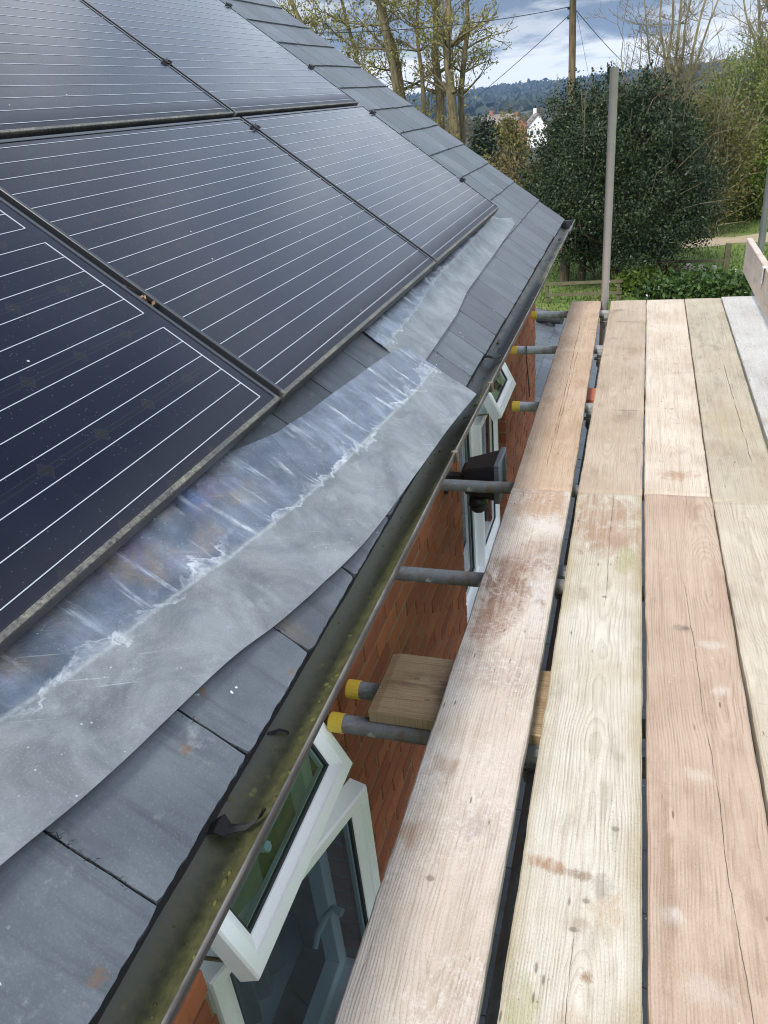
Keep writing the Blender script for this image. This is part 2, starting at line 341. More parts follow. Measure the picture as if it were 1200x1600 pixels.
def lead_mat(name, patina):
    """UV: u = metres along the eave, v = metres above the dressed crease"""
    m, t, b = mat(name)
    uv = t.new('ShaderNodeUVMap').outputs[0]; o = t.sep(uv); u, v = o[0], o[1]
    P = t.comb(u, v, 0.0)
    n = t.noise(P, 7, 7, .7, .7); n3 = t.noise(P, 45, 5, .65)
    st = t.noise(t.comb(t.m('MULTIPLY', u, 26), t.m('MULTIPLY', v, 3.2), 3.0), 1.0, 5, .65, .3)   # runs down the slope
    above = t.ramp(v, -.004, .012)
    base = t.mix(t.ramp(n, .3, .7), rgb((.105, .115, .123)), rgb((.215, .228, .235)))
    up = t.mix(t.ramp(n, .32, .68), rgb((.085, .10, .127)), rgb((.14, .16, .195)))
    col = t.mix(above, base, up)
    if patina:                                                        # tarnish colours in the upper band near the camera
        near = t.m('MULTIPLY', t.ramp(u, .35, .75), t.m('SUBTRACT', 1.0, t.ramp(u, 1.15, 1.45)))
        band = t.m('MULTIPLY', t.m('MULTIPLY', t.ramp(v, .015, .05), near), t.ramp(t.noise(P, 5.5, 5, .65), .44, .62))
        hue = t.noise(t.vm('ADD', P, (3.3, 1.7, 0)), 6.5, 4, .6, .8)
        pc = t.mix(t.ramp(hue, .36, .48), rgb((.10, .15, .32)), rgb((.24, .18, .25)))
        pc = t.mix(t.ramp(hue, .50, .58), pc, rgb((.33, .235, .14)))
        col = t.mix(t.m('MULTIPLY', band, .5), col, pc)
    wash = t.m('MULTIPLY', t.m('MULTIPLY', t.ramp(t.noise(t.comb(t.m('MULTIPLY', u, 7), t.m('MULTIPLY', v, 3.5), 6.0), 1.0, 6, .68, .4), .47, .68), above), .42)
    col = t.mix(wash, col, rgb((.38, .42, .47)))
    # white oxide: along the crease and in runs below laps
    rag = t.m('ADD', t.m('MULTIPLY', t.m('SUBTRACT', t.noise(P, 9, 5, .6, .6), .5), .20), t.m('MULTIPLY', t.m('SUBTRACT', st, .5), .05))
    dc = t.m('ADD', v, rag)
    gate = t.ramp(t.noise(t.comb(t.m('MULTIPLY', u, 5.5), 0, 0), 1.0, 4), .40, .56)
    cre = t.m('MULTIPLY', t.ramp(v, -.007, -.001), t.m('SUBTRACT', 1.0, t.ramp(dc, .010, .020)))
    rim = t.m('MULTIPLY', t.ramp(dc, .004, .011), t.m('SUBTRACT', 1.0, t.ramp(dc, .013, .022)))
    line = t.m('MULTIPLY', t.ramp(v, -.005, -.001), t.m('SUBTRACT', 1.0, t.ramp(v, .001, .006)))
    cre = t.m('MAXIMUM', t.m('MULTIPLY', t.m('MAXIMUM', t.m('MULTIPLY', cre, t.fmix(t.ramp(n3, .3, .7), .2, .6)), t.m('MULTIPLY', rim, .8)), gate), t.m('MULTIPLY', line, .32))
    runs = t.m('MULTIPLY', t.m('MULTIPLY', t.ramp(st, .54, .66), above), t.ramp(t.noise(P, 4.0, 3, .6), .38, .52))
    runs = t.m('MULTIPLY', runs, t.m('SUBTRACT', 1.0, t.ramp(v, .10, .24)))
    spk = t.m('MULTIPLY', t.m('SUBTRACT', 1.0, t.ramp(t.voro(P, 60), .06, .13)), t.ramp(t.noise(P, 5, 3), .48, .62))
    w1 = t.m('MAXIMUM', t.m('MULTIPLY', cre, .75), t.m('MULTIPLY', runs, .62))
    w1 = t.m('MULTIPLY', w1, t.fmix(t.ramp(n3, .34, .6), .35, 1.0))
    w1 = t.m('MAXIMUM', w1, t.m('MULTIPLY', spk, .45))
    col = t.mix(w1, col, rgb((.60, .63, .66)))
    blo = t.noise(t.vm('ADD', P, (1, 6, 0)), 13, 5, .7)
    col = t.mix(t.m('MULTIPLY', t.ramp(blo, .56, .7), .35), col, rgb((.33, .35, .365)))
    scr = t.noise(t.comb(t.m('MULTIPLY', u, 8), t.m('MULTIPLY', t.m('ADD', v, t.m('MULTIPLY', u, .7)), 140), 1.0), 1.0, 2, .5)
    col = t.mix(t.m('MULTIPLY', t.ramp(scr, .68, .76), .3), col, rgb((.5, .53, .55)))
    t.put(b.inputs['Base Color'], col)
    t.put(b.inputs['Metallic'], t.m('MULTIPLY', t.m('SUBTRACT', 1.0, w1), t.fmix(above, .35, .6)))
    t.put(b.inputs['Roughness'], t.m('ADD', t.fmix(above, .42, .30), t.m('ADD', t.m('MULTIPLY', w1, .3), t.m('MULTIPLY', t.m('SUBTRACT', n3, .5), .25))))
    rid = t.m('SUBTRACT', 1.0, t.m('ABSOLUTE', t.m('SUBTRACT', t.m('MULTIPLY', t.noise(t.comb(t.m('MULTIPLY', u, 5), t.m('MULTIPLY', v, 2.2), 2.0), 1.0, 3, .5, .5), 2.0), 1.0)))
    rid = t.m('POWER', rid, 9.0)
    fl = t.noise(P, 330, 2, .6)
    col = t.mix(t.m('MULTIPLY', t.ramp(fl, .58, .7), .22), col, rgb((.42, .44, .45))); col = t.mix(t.m('MULTIPLY', t.m('SUBTRACT', 1.0, t.ramp(fl, .3, .42)), .3), col, rgb((.08, .09, .10)))
    t.put(b.inputs['Base Color'], col)
    hb = t.m('ADD', t.m('MULTIPLY', n3, .35), t.m('ADD', n, t.m('MULTIPLY', w1, .5)))
    t.put(b.inputs['Normal'], t.bump(t.m('ADD', hb, t.m('MULTIPLY', rid, .8)), .38, .0035))
    return m

CW, CH = .1567, .1622
def cells_mat():
    """laminate behind glass; local x along the panel, y up the slope, from the first cell corner"""
    m, t, b = mat('solar_laminate')
    o = t.sep(t.oc); x, y = o[0], o[1]
    fx = t.m('SUBTRACT', t.m('FRACT', t.m('DIVIDE', x, CW)), .5); fy = t.m('SUBTRACT', t.m('FRACT', t.m('DIVIDE', y, CH)), .5)
    ex = t.m('MULTIPLY', t.m('SUBTRACT', .5, t.m('ABSOLUTE', fx)), CW); ey = t.m('MULTIPLY', t.m('SUBTRACT', .5, t.m('ABSOLUTE', fy)), CH)
    gapv = t.m('MINIMUM', ex, ey)
    gap = t.m('SUBTRACT', 1.0, t.ramp(gapv, .0012, .002))
    dia = t.m('SUBTRACT', 1.0, t.ramp(t.m('ADD', ex, ey), .0135, .0145))
    halo = t.m('MULTIPLY', t.m('SUBTRACT', 1.0, t.ramp(t.m('ADD', ex, ey), .0185, .0195)), t.m('SUBTRACT', 1.0, dia))
    row = t.m('MULTIPLY', t.m('SUBTRACT', 1.0, t.ramp(ey, .0055, .0065)), t.ramp(ey, .0035, .0045))
    rnd = t.new('ShaderNodeObjectInfo').outputs['Random']
    v = t.vm('ADD', t.oc, t.comb(t.m('MULTIPLY', rnd, 30), 0.0, 0.0))
    ci = t.new('ShaderNodeTexWhiteNoise', noise_dimensions='2D')
    t.put(ci.inputs['Vector'], t.comb(t.m('FLOOR', t.m('DIVIDE', x, CW)), t.m('FLOOR', t.m('DIVIDE', y, CH)), 0.0))
    cell = t.mix(ci.outputs['Value'], rgb((.0026, .0036, .0115)), rgb((.0042, .0052, .0155)))
    col = t.mix(t.m('MULTIPLY', gap, .6), cell, rgb((.006, .006, .007)))
    col = t.mix(t.m('MULTIPLY', dia, .6), col, rgb((.014, .011, .009)))
    col = t.mix(t.m('MULTIPLY', t.m('MAXIMUM', halo, row), .5), col, rgb((.016, .018, .026)))
    fing = t.m('FRACT', t.m('DIVIDE', x, .0021)); col = t.mix(t.m('MULTIPLY', t.ramp(fing, .7, .9), .06), col, rgb((.05, .055, .07)))
    # dust and lichen flecks on the glass
    d1 = t.noise(v, 3.0, 5, .6); d2 = t.noise(t.comb(t.m('MULTIPLY', x, 16), t.m('MULTIPLY', y, 2), rnd), 1.0, 5, .65)
    low = t.m('SUBTRACT', 1.0, t.ramp(y, -.02, .13))
    dust = t.m('ADD', t.m('MULTIPLY', t.ramp(t.m('ADD', t.m('MULTIPLY', d1, .6), t.m('MULTIPLY', d2, .4)), .35, .7), .004), t.m('MULTIPLY', low, .02))
    col = t.mix(dust, col, rgb((.30, .29, .26)))
    sp = t.voro(v, 62, dim='2D'); ok = t.ramp(t.noise(v, 30, 1), .52, .6)
    col = t.mix(t.m('MULTIPLY', t.m('MULTIPLY', t.m('SUBTRACT', 1.0, t.ramp(sp, .03, .09)), ok), .14), col, rgb((.5, .5, .48)))
    sp2 = t.voro(t.vm('ADD', v, (4, 2, 0)), 7, dim='2D'); ok = t.ramp(t.noise(t.vm('ADD', v, (9, 9, 0)), 5, 1), .58, .62)
    col = t.mix(t.m('MULTIPLY', t.m('SUBTRACT', 1.0, t.ramp(t.m('ADD', sp2, t.m('MULTIPLY', t.m('SUBTRACT', t.noise(v, 150, 3, .7), .5), .06)), .0, .025)), ok), col, rgb((.55, .55, .5)))
    t.put(b.inputs['Base Color'], col)
    t.put(b.inputs['Roughness'], t.m('ADD', .13, t.m('ADD', t.m('MULTIPLY', d1, .14), t.m('MULTIPLY', low, .3))))
    b.inputs['IOR'].default_value = 1.28
    t.put(b.inputs['Normal'], t.bump(t.noise(v, 2.2, 2), .06, .004))
    return m

def gutter_mat():
    """local x across (0 at the inner wall), y along, z up"""
    m, t, b = mat('gutter_plastic')
    o = t.sep(t.oc); x, y, z = o
    v = t.comb(x, t.m('MULTIPLY', y, .35), z)
    n = t.noise(v, 16, 6, .65, .4); n2 = t.noise(t.oc, 60, 5, .7)
    zone = t.ramp(t.m('ADD', x, t.m('MULTIPLY', t.m('SUBTRACT', n, .5), .05)), .004, .034)
    fade = t.m('SUBTRACT', 1.0, t.ramp(t.m('ADD', y, t.m('MULTIPLY', n, .6)), 1.7, 3.6))
    grey = t.mix(t.ramp(n, .35, .7), rgb((.045, .048, .05)), rgb((.13, .135, .13)))
    moss = t.mix(t.ramp(n2, .3, .7), rgb((.036, .038, .014)), rgb((.07, .068, .026)))
    silt = t.mix(t.ramp(n2, .35, .65), rgb((.11, .105, .075)), rgb((.2, .19, .14)))
    farz = t.ramp(t.m('ADD', y, t.m('MULTIPLY', n, .8)), 3.4, 4.6)
    inz = t.m('MULTIPLY', zone, t.m('MAXIMUM', t.m('MULTIPLY', fade, .95), t.m('MULTIPLY', t.ramp(n, .48, .6), .35)))
    col = t.mix(inz, grey, moss)
    col = t.mix(t.m('MULTIPLY', t.m('MULTIPLY', farz, t.ramp(n, .38, .55)), .75), col, silt)
    sp = t.voro(t.oc, 32); col = t.mix(t.m('MULTIPLY', t.m('SUBTRACT', 1.0, t.ramp(sp, .08, .2)), t.m('MULTIPLY', t.ramp(t.noise(t.oc, 9, 2), .5, .62), .8)), col, rgb((.17, .17, .045)))
    rr = t.m('SQRT', t.m('ADD', t.m('POWER', t.m('SUBTRACT', x, .059), 2), t.m('POWER', t.m('DIVIDE', z, 1.12), 2)))
    col = t.mix(t.ramp(rr, .0597, .0605), col, rgb((.02, .02, .022)))
    lip = t.ramp(z, -.004, -.001)
    col = t.mix(lip, col, t.mix(t.ramp(n, .4, .6), rgb((.055, .05, .046)), rgb((.125, .115, .107))))
    t.put(b.inputs['Base Color'], col)
    t.put(b.inputs['Roughness'], t.m('ADD', .3, t.m('MULTIPLY', n2, .4)))
    t.put(b.inputs['Normal'], t.bump(t.m('ADD', n, t.m('MULTIPLY', n2, .5)), .3, .003))
    return m

def leaf_mat(name, c1, c2, rough=.45, trans=.25, spec=.4):
    m, t, b = mat(name)
    rnd = t.new('ShaderNodeNewGeometry').outputs['Random Per Island']
    big = t.noise(t.oc, .9, 3, .6)
    f = t.m('ADD', t.m('MULTIPLY', rnd, .65), t.m('MULTIPLY', big, .35), clamp=True)
    col = t.mix(f, rgb(c1), rgb(c2))
    t.put(b.inputs['Base Color'], col); b.inputs['Roughness'].default_value = rough
    b.inputs['Specular IOR Level'].default_value = spec
    tr = t.new('ShaderNodeBsdfTranslucent'); t.put(tr.inputs[0], col)
    mx = t.new('ShaderNodeMixShader'); mx.inputs[0].default_value = trans
    out = m.node_tree.nodes['Material Output']
    t.l.new(b.outputs[0], mx.inputs[1]); t.l.new(tr.outputs[0], mx.inputs[2]); t.l.new(mx.outputs[0], out.inputs[0])
    return m

def bark_mat(name, c1, c2):
    m, t, b = mat(name)
    o = t.sep(t.oc)
    n = t.noise(t.comb(t.m('MULTIPLY', o[0], 6), t.m('MULTIPLY', o[1], 6), t.m('MULTIPLY', o[2], 1.2)), 1.6, 5, .65)
    t.put(b.inputs['Base Color'], t.mix(t.ramp(n, .35, .65), rgb(c1), rgb(c2))); b.inputs['Roughness'].default_value = .9
    t.put(b.inputs['Normal'], t.bump(n, .7, .03)); return m

def glass_mat():
    m, t, b = mat('window_glass')
    out = m.node_tree.nodes['Material Output']
    fr = t.new('ShaderNodeFresnel'); t.put(fr.inputs[0], t.fmix(t.new('ShaderNodeNewGeometry').outputs['Backfacing'], 1.52, 1 / 1.52))
    gl = t.new('ShaderNodeBsdfGlossy'); gl.inputs['Roughness'].default_value = .01
    tr = t.new('ShaderNodeBsdfTransparent'); tr.inputs[0].default_value = (.62, .72, .75, 1)
    mx = t.new('ShaderNodeMixShader')
    t.put(mx.inputs[0], t.m('MULTIPLY', fr.outputs[0], 1.5, clamp=True))
    t.l.new(tr.outputs[0], mx.inputs[1]); t.l.new(gl.outputs[0], mx.inputs[2]); t.l.new(mx.outputs[0], out.inputs[0])
    return m

SLATE = slate_mat(); SLATE2 = slate_mat('slate_lower', (.06, .072, .09), True)
BRICK = brick_mat(); CELLS = cells_mat(); GUTTER = gutter_mat(); GLASS = glass_mat()
MORTAR = simple('mortar', (.20, .14, .09), .9, var=.2, nscale=60, bumps=.5, bdist=.003)
UPVC = simple('white_upvc', (.90, .91, .92), .3, var=.006, nscale=300, bumps=0)
GASKET = simple('rubber_gasket', (.02, .028, .032), .5, var=.1)
BLACKPL = simple('black_plastic', (.02, .021, .024), .42, var=.15)
GREYPL = simple('grey_plastic', (.33, .33, .33), .45, var=.1)
ALUBLACK = simple('black_anodised', (.018, .02, .026), .38, .3, var=.15, nscale=40)
GALV = simple('galvanised_steel', (.47, .475, .48), .5, .3, var=.22, nscale=26, bumps=.12)
GALVD = simple('weathered_steel', (.26, .26, .262), .58, .25, var=.4, nscale=22, bumps=.2)
YELLOW = simple('yellow_plastic', (.72, .50, .06), .4, var=.08)
DECKM = simple('roof_underlay', (.022, .022, .025), .9, var=.2)
FELT = simple('torn_felt', (.013, .013, .014), .85, var=.3, nscale=50, bumps=.6, bdist=.004)
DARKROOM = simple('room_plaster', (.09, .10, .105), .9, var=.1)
CURTAIN = simple('pale_curtain', (.42, .38, .30), .9, var=.12)
SILVER = simple('bright_ribbon', (.40, .42, .46), .32, .25, var=.06, nscale=90, bumps=0)
SOFFIT = simple('soffit_board', (.20, .15, .12), .6, var=.15)
REDPAINT = simple('red_painted_timber', (.42, .12, .06), .65, var=.18, nscale=25)

def tube_mat(name, base, rust):
    m, t, b = mat(name); o = t.sep(t.oc)
    ln = t.m('ADD', t.m('ADD', o[0], o[1]), o[2])
    n = t.noise(t.oc, 34, 6, .7); st = t.noise(t.vm('MULTIPLY', t.oc, (7, 7, 7)), 1.0, 5, .65); sc = t.noise(t.oc, 160, 3, .6)
    col = t.mix(t.ramp(n, .3, .7), rgb([k * .68 for k in base]), rgb([k * 1.25 for k in base]))
    col = t.mix(t.m('MULTIPLY', t.m('MULTIPLY', t.ramp(st, .48, .62), t.ramp(n, .42, .6)), rust), col, rgb((.16, .085, .045)))
    sp = t.m('ADD', t.voro(t.oc, 20), t.m('MULTIPLY', t.m('SUBTRACT', sc, .5), .3)); col = t.mix(t.m('MULTIPLY', t.m('SUBTRACT', 1.0, t.ramp(sp, .1, .26)), t.m('MULTIPLY', t.ramp(t.noise(t.oc, 11, 2), .52, .6), .8)), col, rgb((.58, .57, .54)))
    col = t.mix(.3, col, rgb((.02, .022, .028))); t.put(b.inputs['Base Color'], col); b.inputs['Metallic'].default_value = .25
    t.put(b.inputs['Roughness'], t.m('ADD', .38, t.m('MULTIPLY', n, .35)))
    t.put(b.inputs['Normal'], t.bump(t.m('ADD', n, t.m('MULTIPLY', sc, .4)), .3, .0015)); return m
TUBEL = tube_mat('tube_steel', (.44, .445, .45), .6); TUBED = tube_mat('tube_weathered', (.22, .22, .222), .75)
def panel_frame_mat():
    m, t, b = mat('panel_frame')
    o = t.sep(t.oc); n = t.noise(t.oc, 110, 6, .7); n2 = t.noise(t.oc, 5, 4, .6)
    lowm = t.m('MULTIPLY', t.m('SUBTRACT', 1.0, t.ramp(o[1], .010, .018)), t.fmix(t.ramp(o[2], -.012, -.001), .22, 1.0))
    dirt = t.m('MULTIPLY', lowm, t.fmix(t.ramp(n2, .35, .65), .35, .95))
    col = t.mix(t.m('MULTIPLY', dirt, t.ramp(n, .3, .6)), rgb((.02, .022, .028)), rgb((.20, .19, .155)))
    li = t.m('MULTIPLY', t.m('MULTIPLY', t.ramp(n, .6, .68), t.ramp(n2, .45, .6)), lowm)
    col = t.mix(t.m('MULTIPLY', li, .9), col, rgb((.45, .42, .22)))
    t.put(b.inputs['Base Color'], col); b.inputs['Metallic'].default_value = .2
    t.put(b.inputs['Roughness'], t.m('ADD', .36, t.m('MULTIPLY', dirt, .4)))
    t.put(b.inputs['Normal'], t.bump(t.m('MULTIPLY', n, dirt), .7, .004))
    return m
PFRAME = panel_frame_mat()

# ------------------------------------------------------------------ roof geometry constants
TH = R(37.5)
E0 = Vector((-.5528, 0, .445))
S = Vector((-math.cos(TH), 0, math.sin(TH))); N = Vector((math.sin(TH), 0, math.cos(TH))); Y = Vector((0, 1, 0))
def rp(y, s, off=0.0): return E0 + Y * y + S * s + N * off
LIP_X, LIP_Z = -.459, .43
WALL_X = -.72
WALL_END, VERGE = 6.0, 6.17
GROUND = -4.6

# ================================================================== SETTING
def gz(x, y):
    z = GROUND
    if y > 46: z -= min((y - 46) * .045, 9.5)
    if y > 300: z -= min((y - 300) * .012, 9)
    if y > 1500:
        t = min((y - 1500) / 1500, 1.0); t = t * t * (3 - 2 * t)
        z += t * (37 + 12 * mnoise.noise(Vector((x * .0011, y * .0006, 3.0))) + 7 * mnoise.noise(Vector((x * .005, y * .003, 1.0))))
    if y > 60: z += 1.5 * mnoise.noise(Vector((x * .02, y * .02, 0)))
    return z
ys = [-30, -5, 5, 12, 18, 24, 30, 36, 42, 46, 52, 60, 75, 95, 120, 160, 220, 300, 420, 600, 900, 1200, 1500, 1700, 1900, 2100, 2300, 2500, 2700, 2900, 3100, 3400, 3800, 4500]
xs_f = [-1.6, -1.3, -1.05, -.85, -.7, -.58, -.48, -.4, -.33, -.27, -.21, -.16, -.11, -.07, -.03, 0, .03, .07, .11, .16, .21, .27, .33, .4, .48, .58, .7, .85, 1.05, 1.3, 1.6]
V = []; F = []
for y in ys:
    for a in xs_f:
        x = a * (max(y, 0) + 40); V.append((x, y, gz(x, y)))
nx = len(xs_f)
for j in range(len(ys) - 1):
    for i in range(nx - 1): F.append((j * nx + i, j * nx + i + 1, (j + 1) * nx + i + 1, (j + 1) * nx + i))
m, t, b = mat('meadow_ground')
n = t.noise(t.oc, .35, 5, .6); n2 = t.noise(t.oc, 5, 5, .7); far = t.sep(t.oc)[1]
lawn = t.mix(t.ramp(n2, .3, .7), rgb((.06, .105, .018)), rgb((.12, .17, .035)))
lawn = t.mix(t.m('MULTIPLY', t.ramp(n, .5, .7), .6), lawn, rgb((.16, .15, .05)))
n4 = t.noise(t.oc, .012, 6, .62); n5 = t.noise(t.oc, .0035, 4, .6)
fields = t.mix(t.ramp(n4, .44, .54), rgb((.008, .013, .012)), rgb((.016, .024, .014)))
fields = t.mix(t.ramp(n5, .52, .6), fields, rgb((.026, .04, .02)))
t.put(b.inputs['Base Color'], t.mix(t.ramp(far, 50, 120), lawn, fields)); b.inputs['Roughness'].default_value = .95
t.put(b.inputs['Normal'], t.bump(n2, .6, .05))
gr = tag(link('ground', mesh('ground', V, F), m, smooth=True), kind='structure')

# bare earth path crossing the lawn
V, F = [], []
for i in range(25):
    a = i / 24; x = 1.6 + a * 16; yc = 33.6 + .8 * math.sin(a * 3) + a * 1.5
    wd = .85 + .2 * math.sin(i * 1.7) + .15 * math.sin(i * 4.1)
    V += [(x, yc - wd, GROUND + .012), (x, yc + wd, GROUND + .012)]
    if i: k = 2 * i; F.append((k - 2, k, k + 1, k - 1))
PATHM = simple('bare_earth', (.30, .245, .165), .95, var=.22, nscale=3, bumps=.5, bdist=.03)
tag(link('path', mesh('path', V, F), PATHM), kind='structure')

# ================================================================== HOUSE
house = tag(empty('brick_house', (WALL_X, 3.0, GROUND)), 'red brick house with blue grey slate roof, white windows and mossy black gutter', 'house')
HO = Vector(house.location)
def hpart(name, me, matl, parent=None, smooth=False, mx=None):
    """mesh given in world metres; parented to the house without moving it"""
    o = link(name, me, matl, parent or house, smooth)
    o.matrix_parent_inverse = Matrix.Identity(4)
    base = Matrix.Translation(-HO) if parent is None else Matrix.Identity(4)
    o.matrix_local = base @ (mx or Matrix.Identity(4)); return o

WIN = [(.715, 1.425, -1.22, .085), (3.13, 4.47, -1.22, .085)]
WB = WALL_X - .004                      # mortar plane; brick faces stand proud of it
wl = []
ycur = -1.5
for (a, b_, c, d) in WIN:
    wl.append((WB - .24, WB, ycur, a, GROUND, .335)); wl.append((WB - .24, WB, a, b_, GROUND, c)); wl.append((WB - .24, WB, a, b_, d, .335)); ycur = b_
wl.append((WB - .24, WB, ycur, WALL_END - .01, GROUND, .335))
wl.append((-4.5, WB - .24, WALL_END - .25, WALL_END - .01, GROUND, .335))
wall = hpart('wall', boxes('wall', wl), MORTAR)

BV = []
for k in range(6):
    v, f = box_vf(0, .026, 0, .215, 0, .065)
    v = [(x + (random.uniform(-.0025, .002) if x > .01 else 0), y + random.uniform(-.0025, .0025), z + random.uniform(-.003, .003)) for x, y, z in v]
    me = bevelled(mesh('brick', v, f), .0035, 1); me.materials.append(BRICK); BV.append(me)
HV, _ = [], 0
for k in range(3):
    v, f = box_vf(0, .026, 0, .1025, 0, .065)
    v = [(x, y + random.uniform(-.0025, .0025), z + random.uniform(-.003, .003)) for x, y, z in v]
    me = bevelled(mesh('brick', v, f), .0035, 1); me.materials.append(BRICK); HV.append(me)
REV = {}
for q in (0, 1):                                                   # deeper bricks whose sides show in the window reveals
    ln = (.215, .1025)[q]; v, f = box_vf(-.078, .026, 0, ln, 0, .065)
    REV[q] = bevelled(mesh('brick', v, f), .003, 1); REV[q].materials.append(BRICK)
def view(p):
    d = Vector(p) - Vector((0, 0, CAM_H)); q = Vector((right.dot(d), down.dot(d), fwd.dot(d)))
    return (600 + 1200 * q.x / q.z, 800 + 1200 * q.y / q.z) if q.z > .05 else None
def brick_seen(y, z):
    f_ = LIP_X / WALL_X; zl = CAM_H + (z - CAM_H) * f_
    if zl > LIP_Z + .02: return False
    if z < 0:
        k = CAM_H / (CAM_H - z)
        if WALL_X * k > -.385: return False
    px = view((WALL_X, y, z))
    return px is not None and -40 < px[0] < 1240 and -40 < px[1] < 1640
cands, rest = [], []
nrow = 0
z = .335 - .07
while z > -2.6:
    y = -.3 + (.1125 if nrow % 2 else 0)
    while y < WALL_END - .02:
        y1 = min(y + .215, WALL_END)
        spans = [(y, y1)]
        for (a, b_, c, d) in WIN:
            if z + .065 > c and z < d:
                ns = []
                for (p0, p1) in spans:
                    if p1 <= a or p0 >= b_: ns.append((p0, p1)); continue
                    if p0 < a - .012: ns.append((p0, a + .0025))
                    if p1 > b_ + .012: ns.append((b_ - .0025, p1))
                spans = ns
        for sp in spans:
            q = [view((WALL_X, yy, zz)) for yy in sp for zz in (z, z + .065)]
            seen = brick_seen((sp[0] + sp[1]) / 2, z + .033)
            if seen and all(q):
                area = (max(k[0] for k in q) - min(k[0] for k in q)) * (max(k[1] for k in q) - min(k[1] for k in q))
                cands.append((area, sp, z))
            else: rest.append((sp, z))
        y += .225
    z -= .075; nrow += 1
cands.sort(reverse=True)
for (_, sp, z) in cands[:300]:
    ln = sp[1] - sp[0]
    me = random.choice(BV) if ln > .12 else random.choice(HV)
    o = link('brick', me, None, wall)
    sc = ln / (.215 if ln > .12 else .1025)
    if any(abs(sp[0] - w_[1] + .0025) < .004 or abs(sp[1] - w_[0] - .0025) < .004 for w_ in WIN): o.data = REV[0 if ln > .12 else 1]
    o.matrix_local = Matrix.Translation((WALL_X - .026 + random.uniform(-.0015, .0015), sp[0], z)) @ Matrix.Diagonal((1, sc, 1, 1))
rest += [(c[1], c[2]) for c in cands[300:]]
bm_v, bm_f = [], []
for (sp, z) in rest:
    v, f = box_vf(WALL_X - .026, WALL_X + random.uniform(-.002, .002), sp[0], sp[1], z, z + .065, off=len(bm_v)); bm_v += v; bm_f += f
tag(link('brickwork', mesh('brickwork', bm_v, bm_f), BRICK, wall), kind='stuff')

# roof deck, slates
dv = [rp(-2, -.01, -.012), rp(VERGE - .03, -.01, -.012), rp(VERGE - .03, 3.6, -.012), rp(-2, 3.6, -.012)]
dv += [p - N * .10 for p in dv]
roof = hpart('roof', mesh('roof', dv, [(0, 1, 2, 3), (7, 6, 5, 4), (0, 4, 5, 1), (1, 5, 6, 2), (2, 6, 7, 3), (3, 7, 4, 0)]), DECKM)
hpart('fascia', boxes('fascia', [(-.60, -.578, -2, VERGE - .05, .30, .40)]), SOFFIT)
hpart('soffit', boxes('soffit', [(WALL_X - .005, -.603, -2, VERGE - .05, .30, .325)]), SOFFIT)
GA, SL, SW, ST = .232, .50, .258, .009
def slate_mesh(wd, ln, rough_edge):
    """slate with hand-dressed, slightly ragged bottom and side edges; local x along eave, y up slope"""
    nx_, ny_ = 22, 14
    bot = [(-wd / 2 + wd * i / nx_, random.uniform(-1, 1) * rough_edge) for i in range(nx_ + 1)]
    bot[0] = (bot[0][0] + random.uniform(0, .006), bot[0][1] + random.uniform(0, .005)); bot[-1] = (bot[-1][0] - random.uniform(0, .006), bot[-1][1] + random.uniform(0, .005))
    rt = [(wd / 2 + random.uniform(-1, 1) * rough_edge * .5, ln * j / ny_) for j in range(1, ny_)]
    top = [(wd / 2, ln), (-wd / 2, ln)]
    lf = [(-wd / 2 + random.uniform(-1, 1) * rough_edge * .5, ln * j / ny_) for j in range(ny_ - 1, 0, -1)]
    loop = bot + rt + top + lf; k = len(loop)
    V = [(x, y, ST) for x, y in loop]
    V += [(x + random.uniform(-.002, .002), y - random.uniform(0, .003), 0.0) for x, y in loop]
    F = [tuple(range(k)), tuple(range(2 * k - 1, k - 1, -1))]
    for i in range(k): F.append((i, k + i, k + (i + 1) % k, (i + 1) % k))
    return mesh('slate', V, F)
SM = [slate_mesh(SW - .004, SL, .0012) for _ in range(9)]
HMS = [slate_mesh(SW / 2 + .05, SL, .0026) for _ in range(3)]
for me in SM + HMS: me.materials.append(SLATE)
tilt = math.asin(.0135 / .42)
def lay(y, s, me, parent, lift=0.0):
    yaw = random.uniform(-.006, .006)
    mx = frame3(rp(y, s, .006 + lift), Y, S, N) @ Matrix.Rotation(-tilt + random.uniform(-.003, .003), 4, 'X') @ Matrix.Rotation(yaw, 4, 'Z')
    o = link('slate', me, None, parent); o.matrix_local = Matrix.Translation(Vector((0, 0, 0))) @ mx; return o
# roof object sits at the house base, so children use house-local coordinates = world - HO, roof matrix already shifts
for c in range(0, 14):
    s0 = -.018 + GA * c
    y = VERGE - SW / 2 + .0
    k = 0
    first = True
    yy = VERGE - (SW / 2 if c % 2 == 0 else (SW / 2 + .05) / 2)
    while yy > -.45:
        keep = c < 3 or yy > 4.45 or c >= 10 or (c >= 5 and yy < 1.65)
        me = random.choice(SM)
        if first and c % 2: me = random.choice(HMS)
        if keep: lay(yy, s0 + random.uniform(-.003, .003), me, roof)
        if first and c % 2: yy -= (SW / 2 + .05) / 2 + SW / 2
        else: yy -= SW
        first = False
# under-eave slates
V, F = [], []
yy = VERGE - .02
while yy > -.5:
    pts = [rp(yy, -.010, -.004), rp(yy - SW + .004, -.010, -.004), rp(yy - SW + .004, .25, -.004), rp(yy, .25, -.004)]
    k = len(V); V += pts + [q - N * .006 for q in pts]
    F += [(k + 3, k + 2, k + 1, k), (k + 4, k + 5, k + 6, k + 7), (k, k + 1, k + 5, k + 4), (k + 1, k + 2, k + 6, k + 5), (k + 2, k + 3, k + 7, k + 6), (k + 3, k, k + 4, k + 7)]; yy -= SW
under = hpart('under_eave_slates', mesh('under_eave_slates', V, F), SLATE)
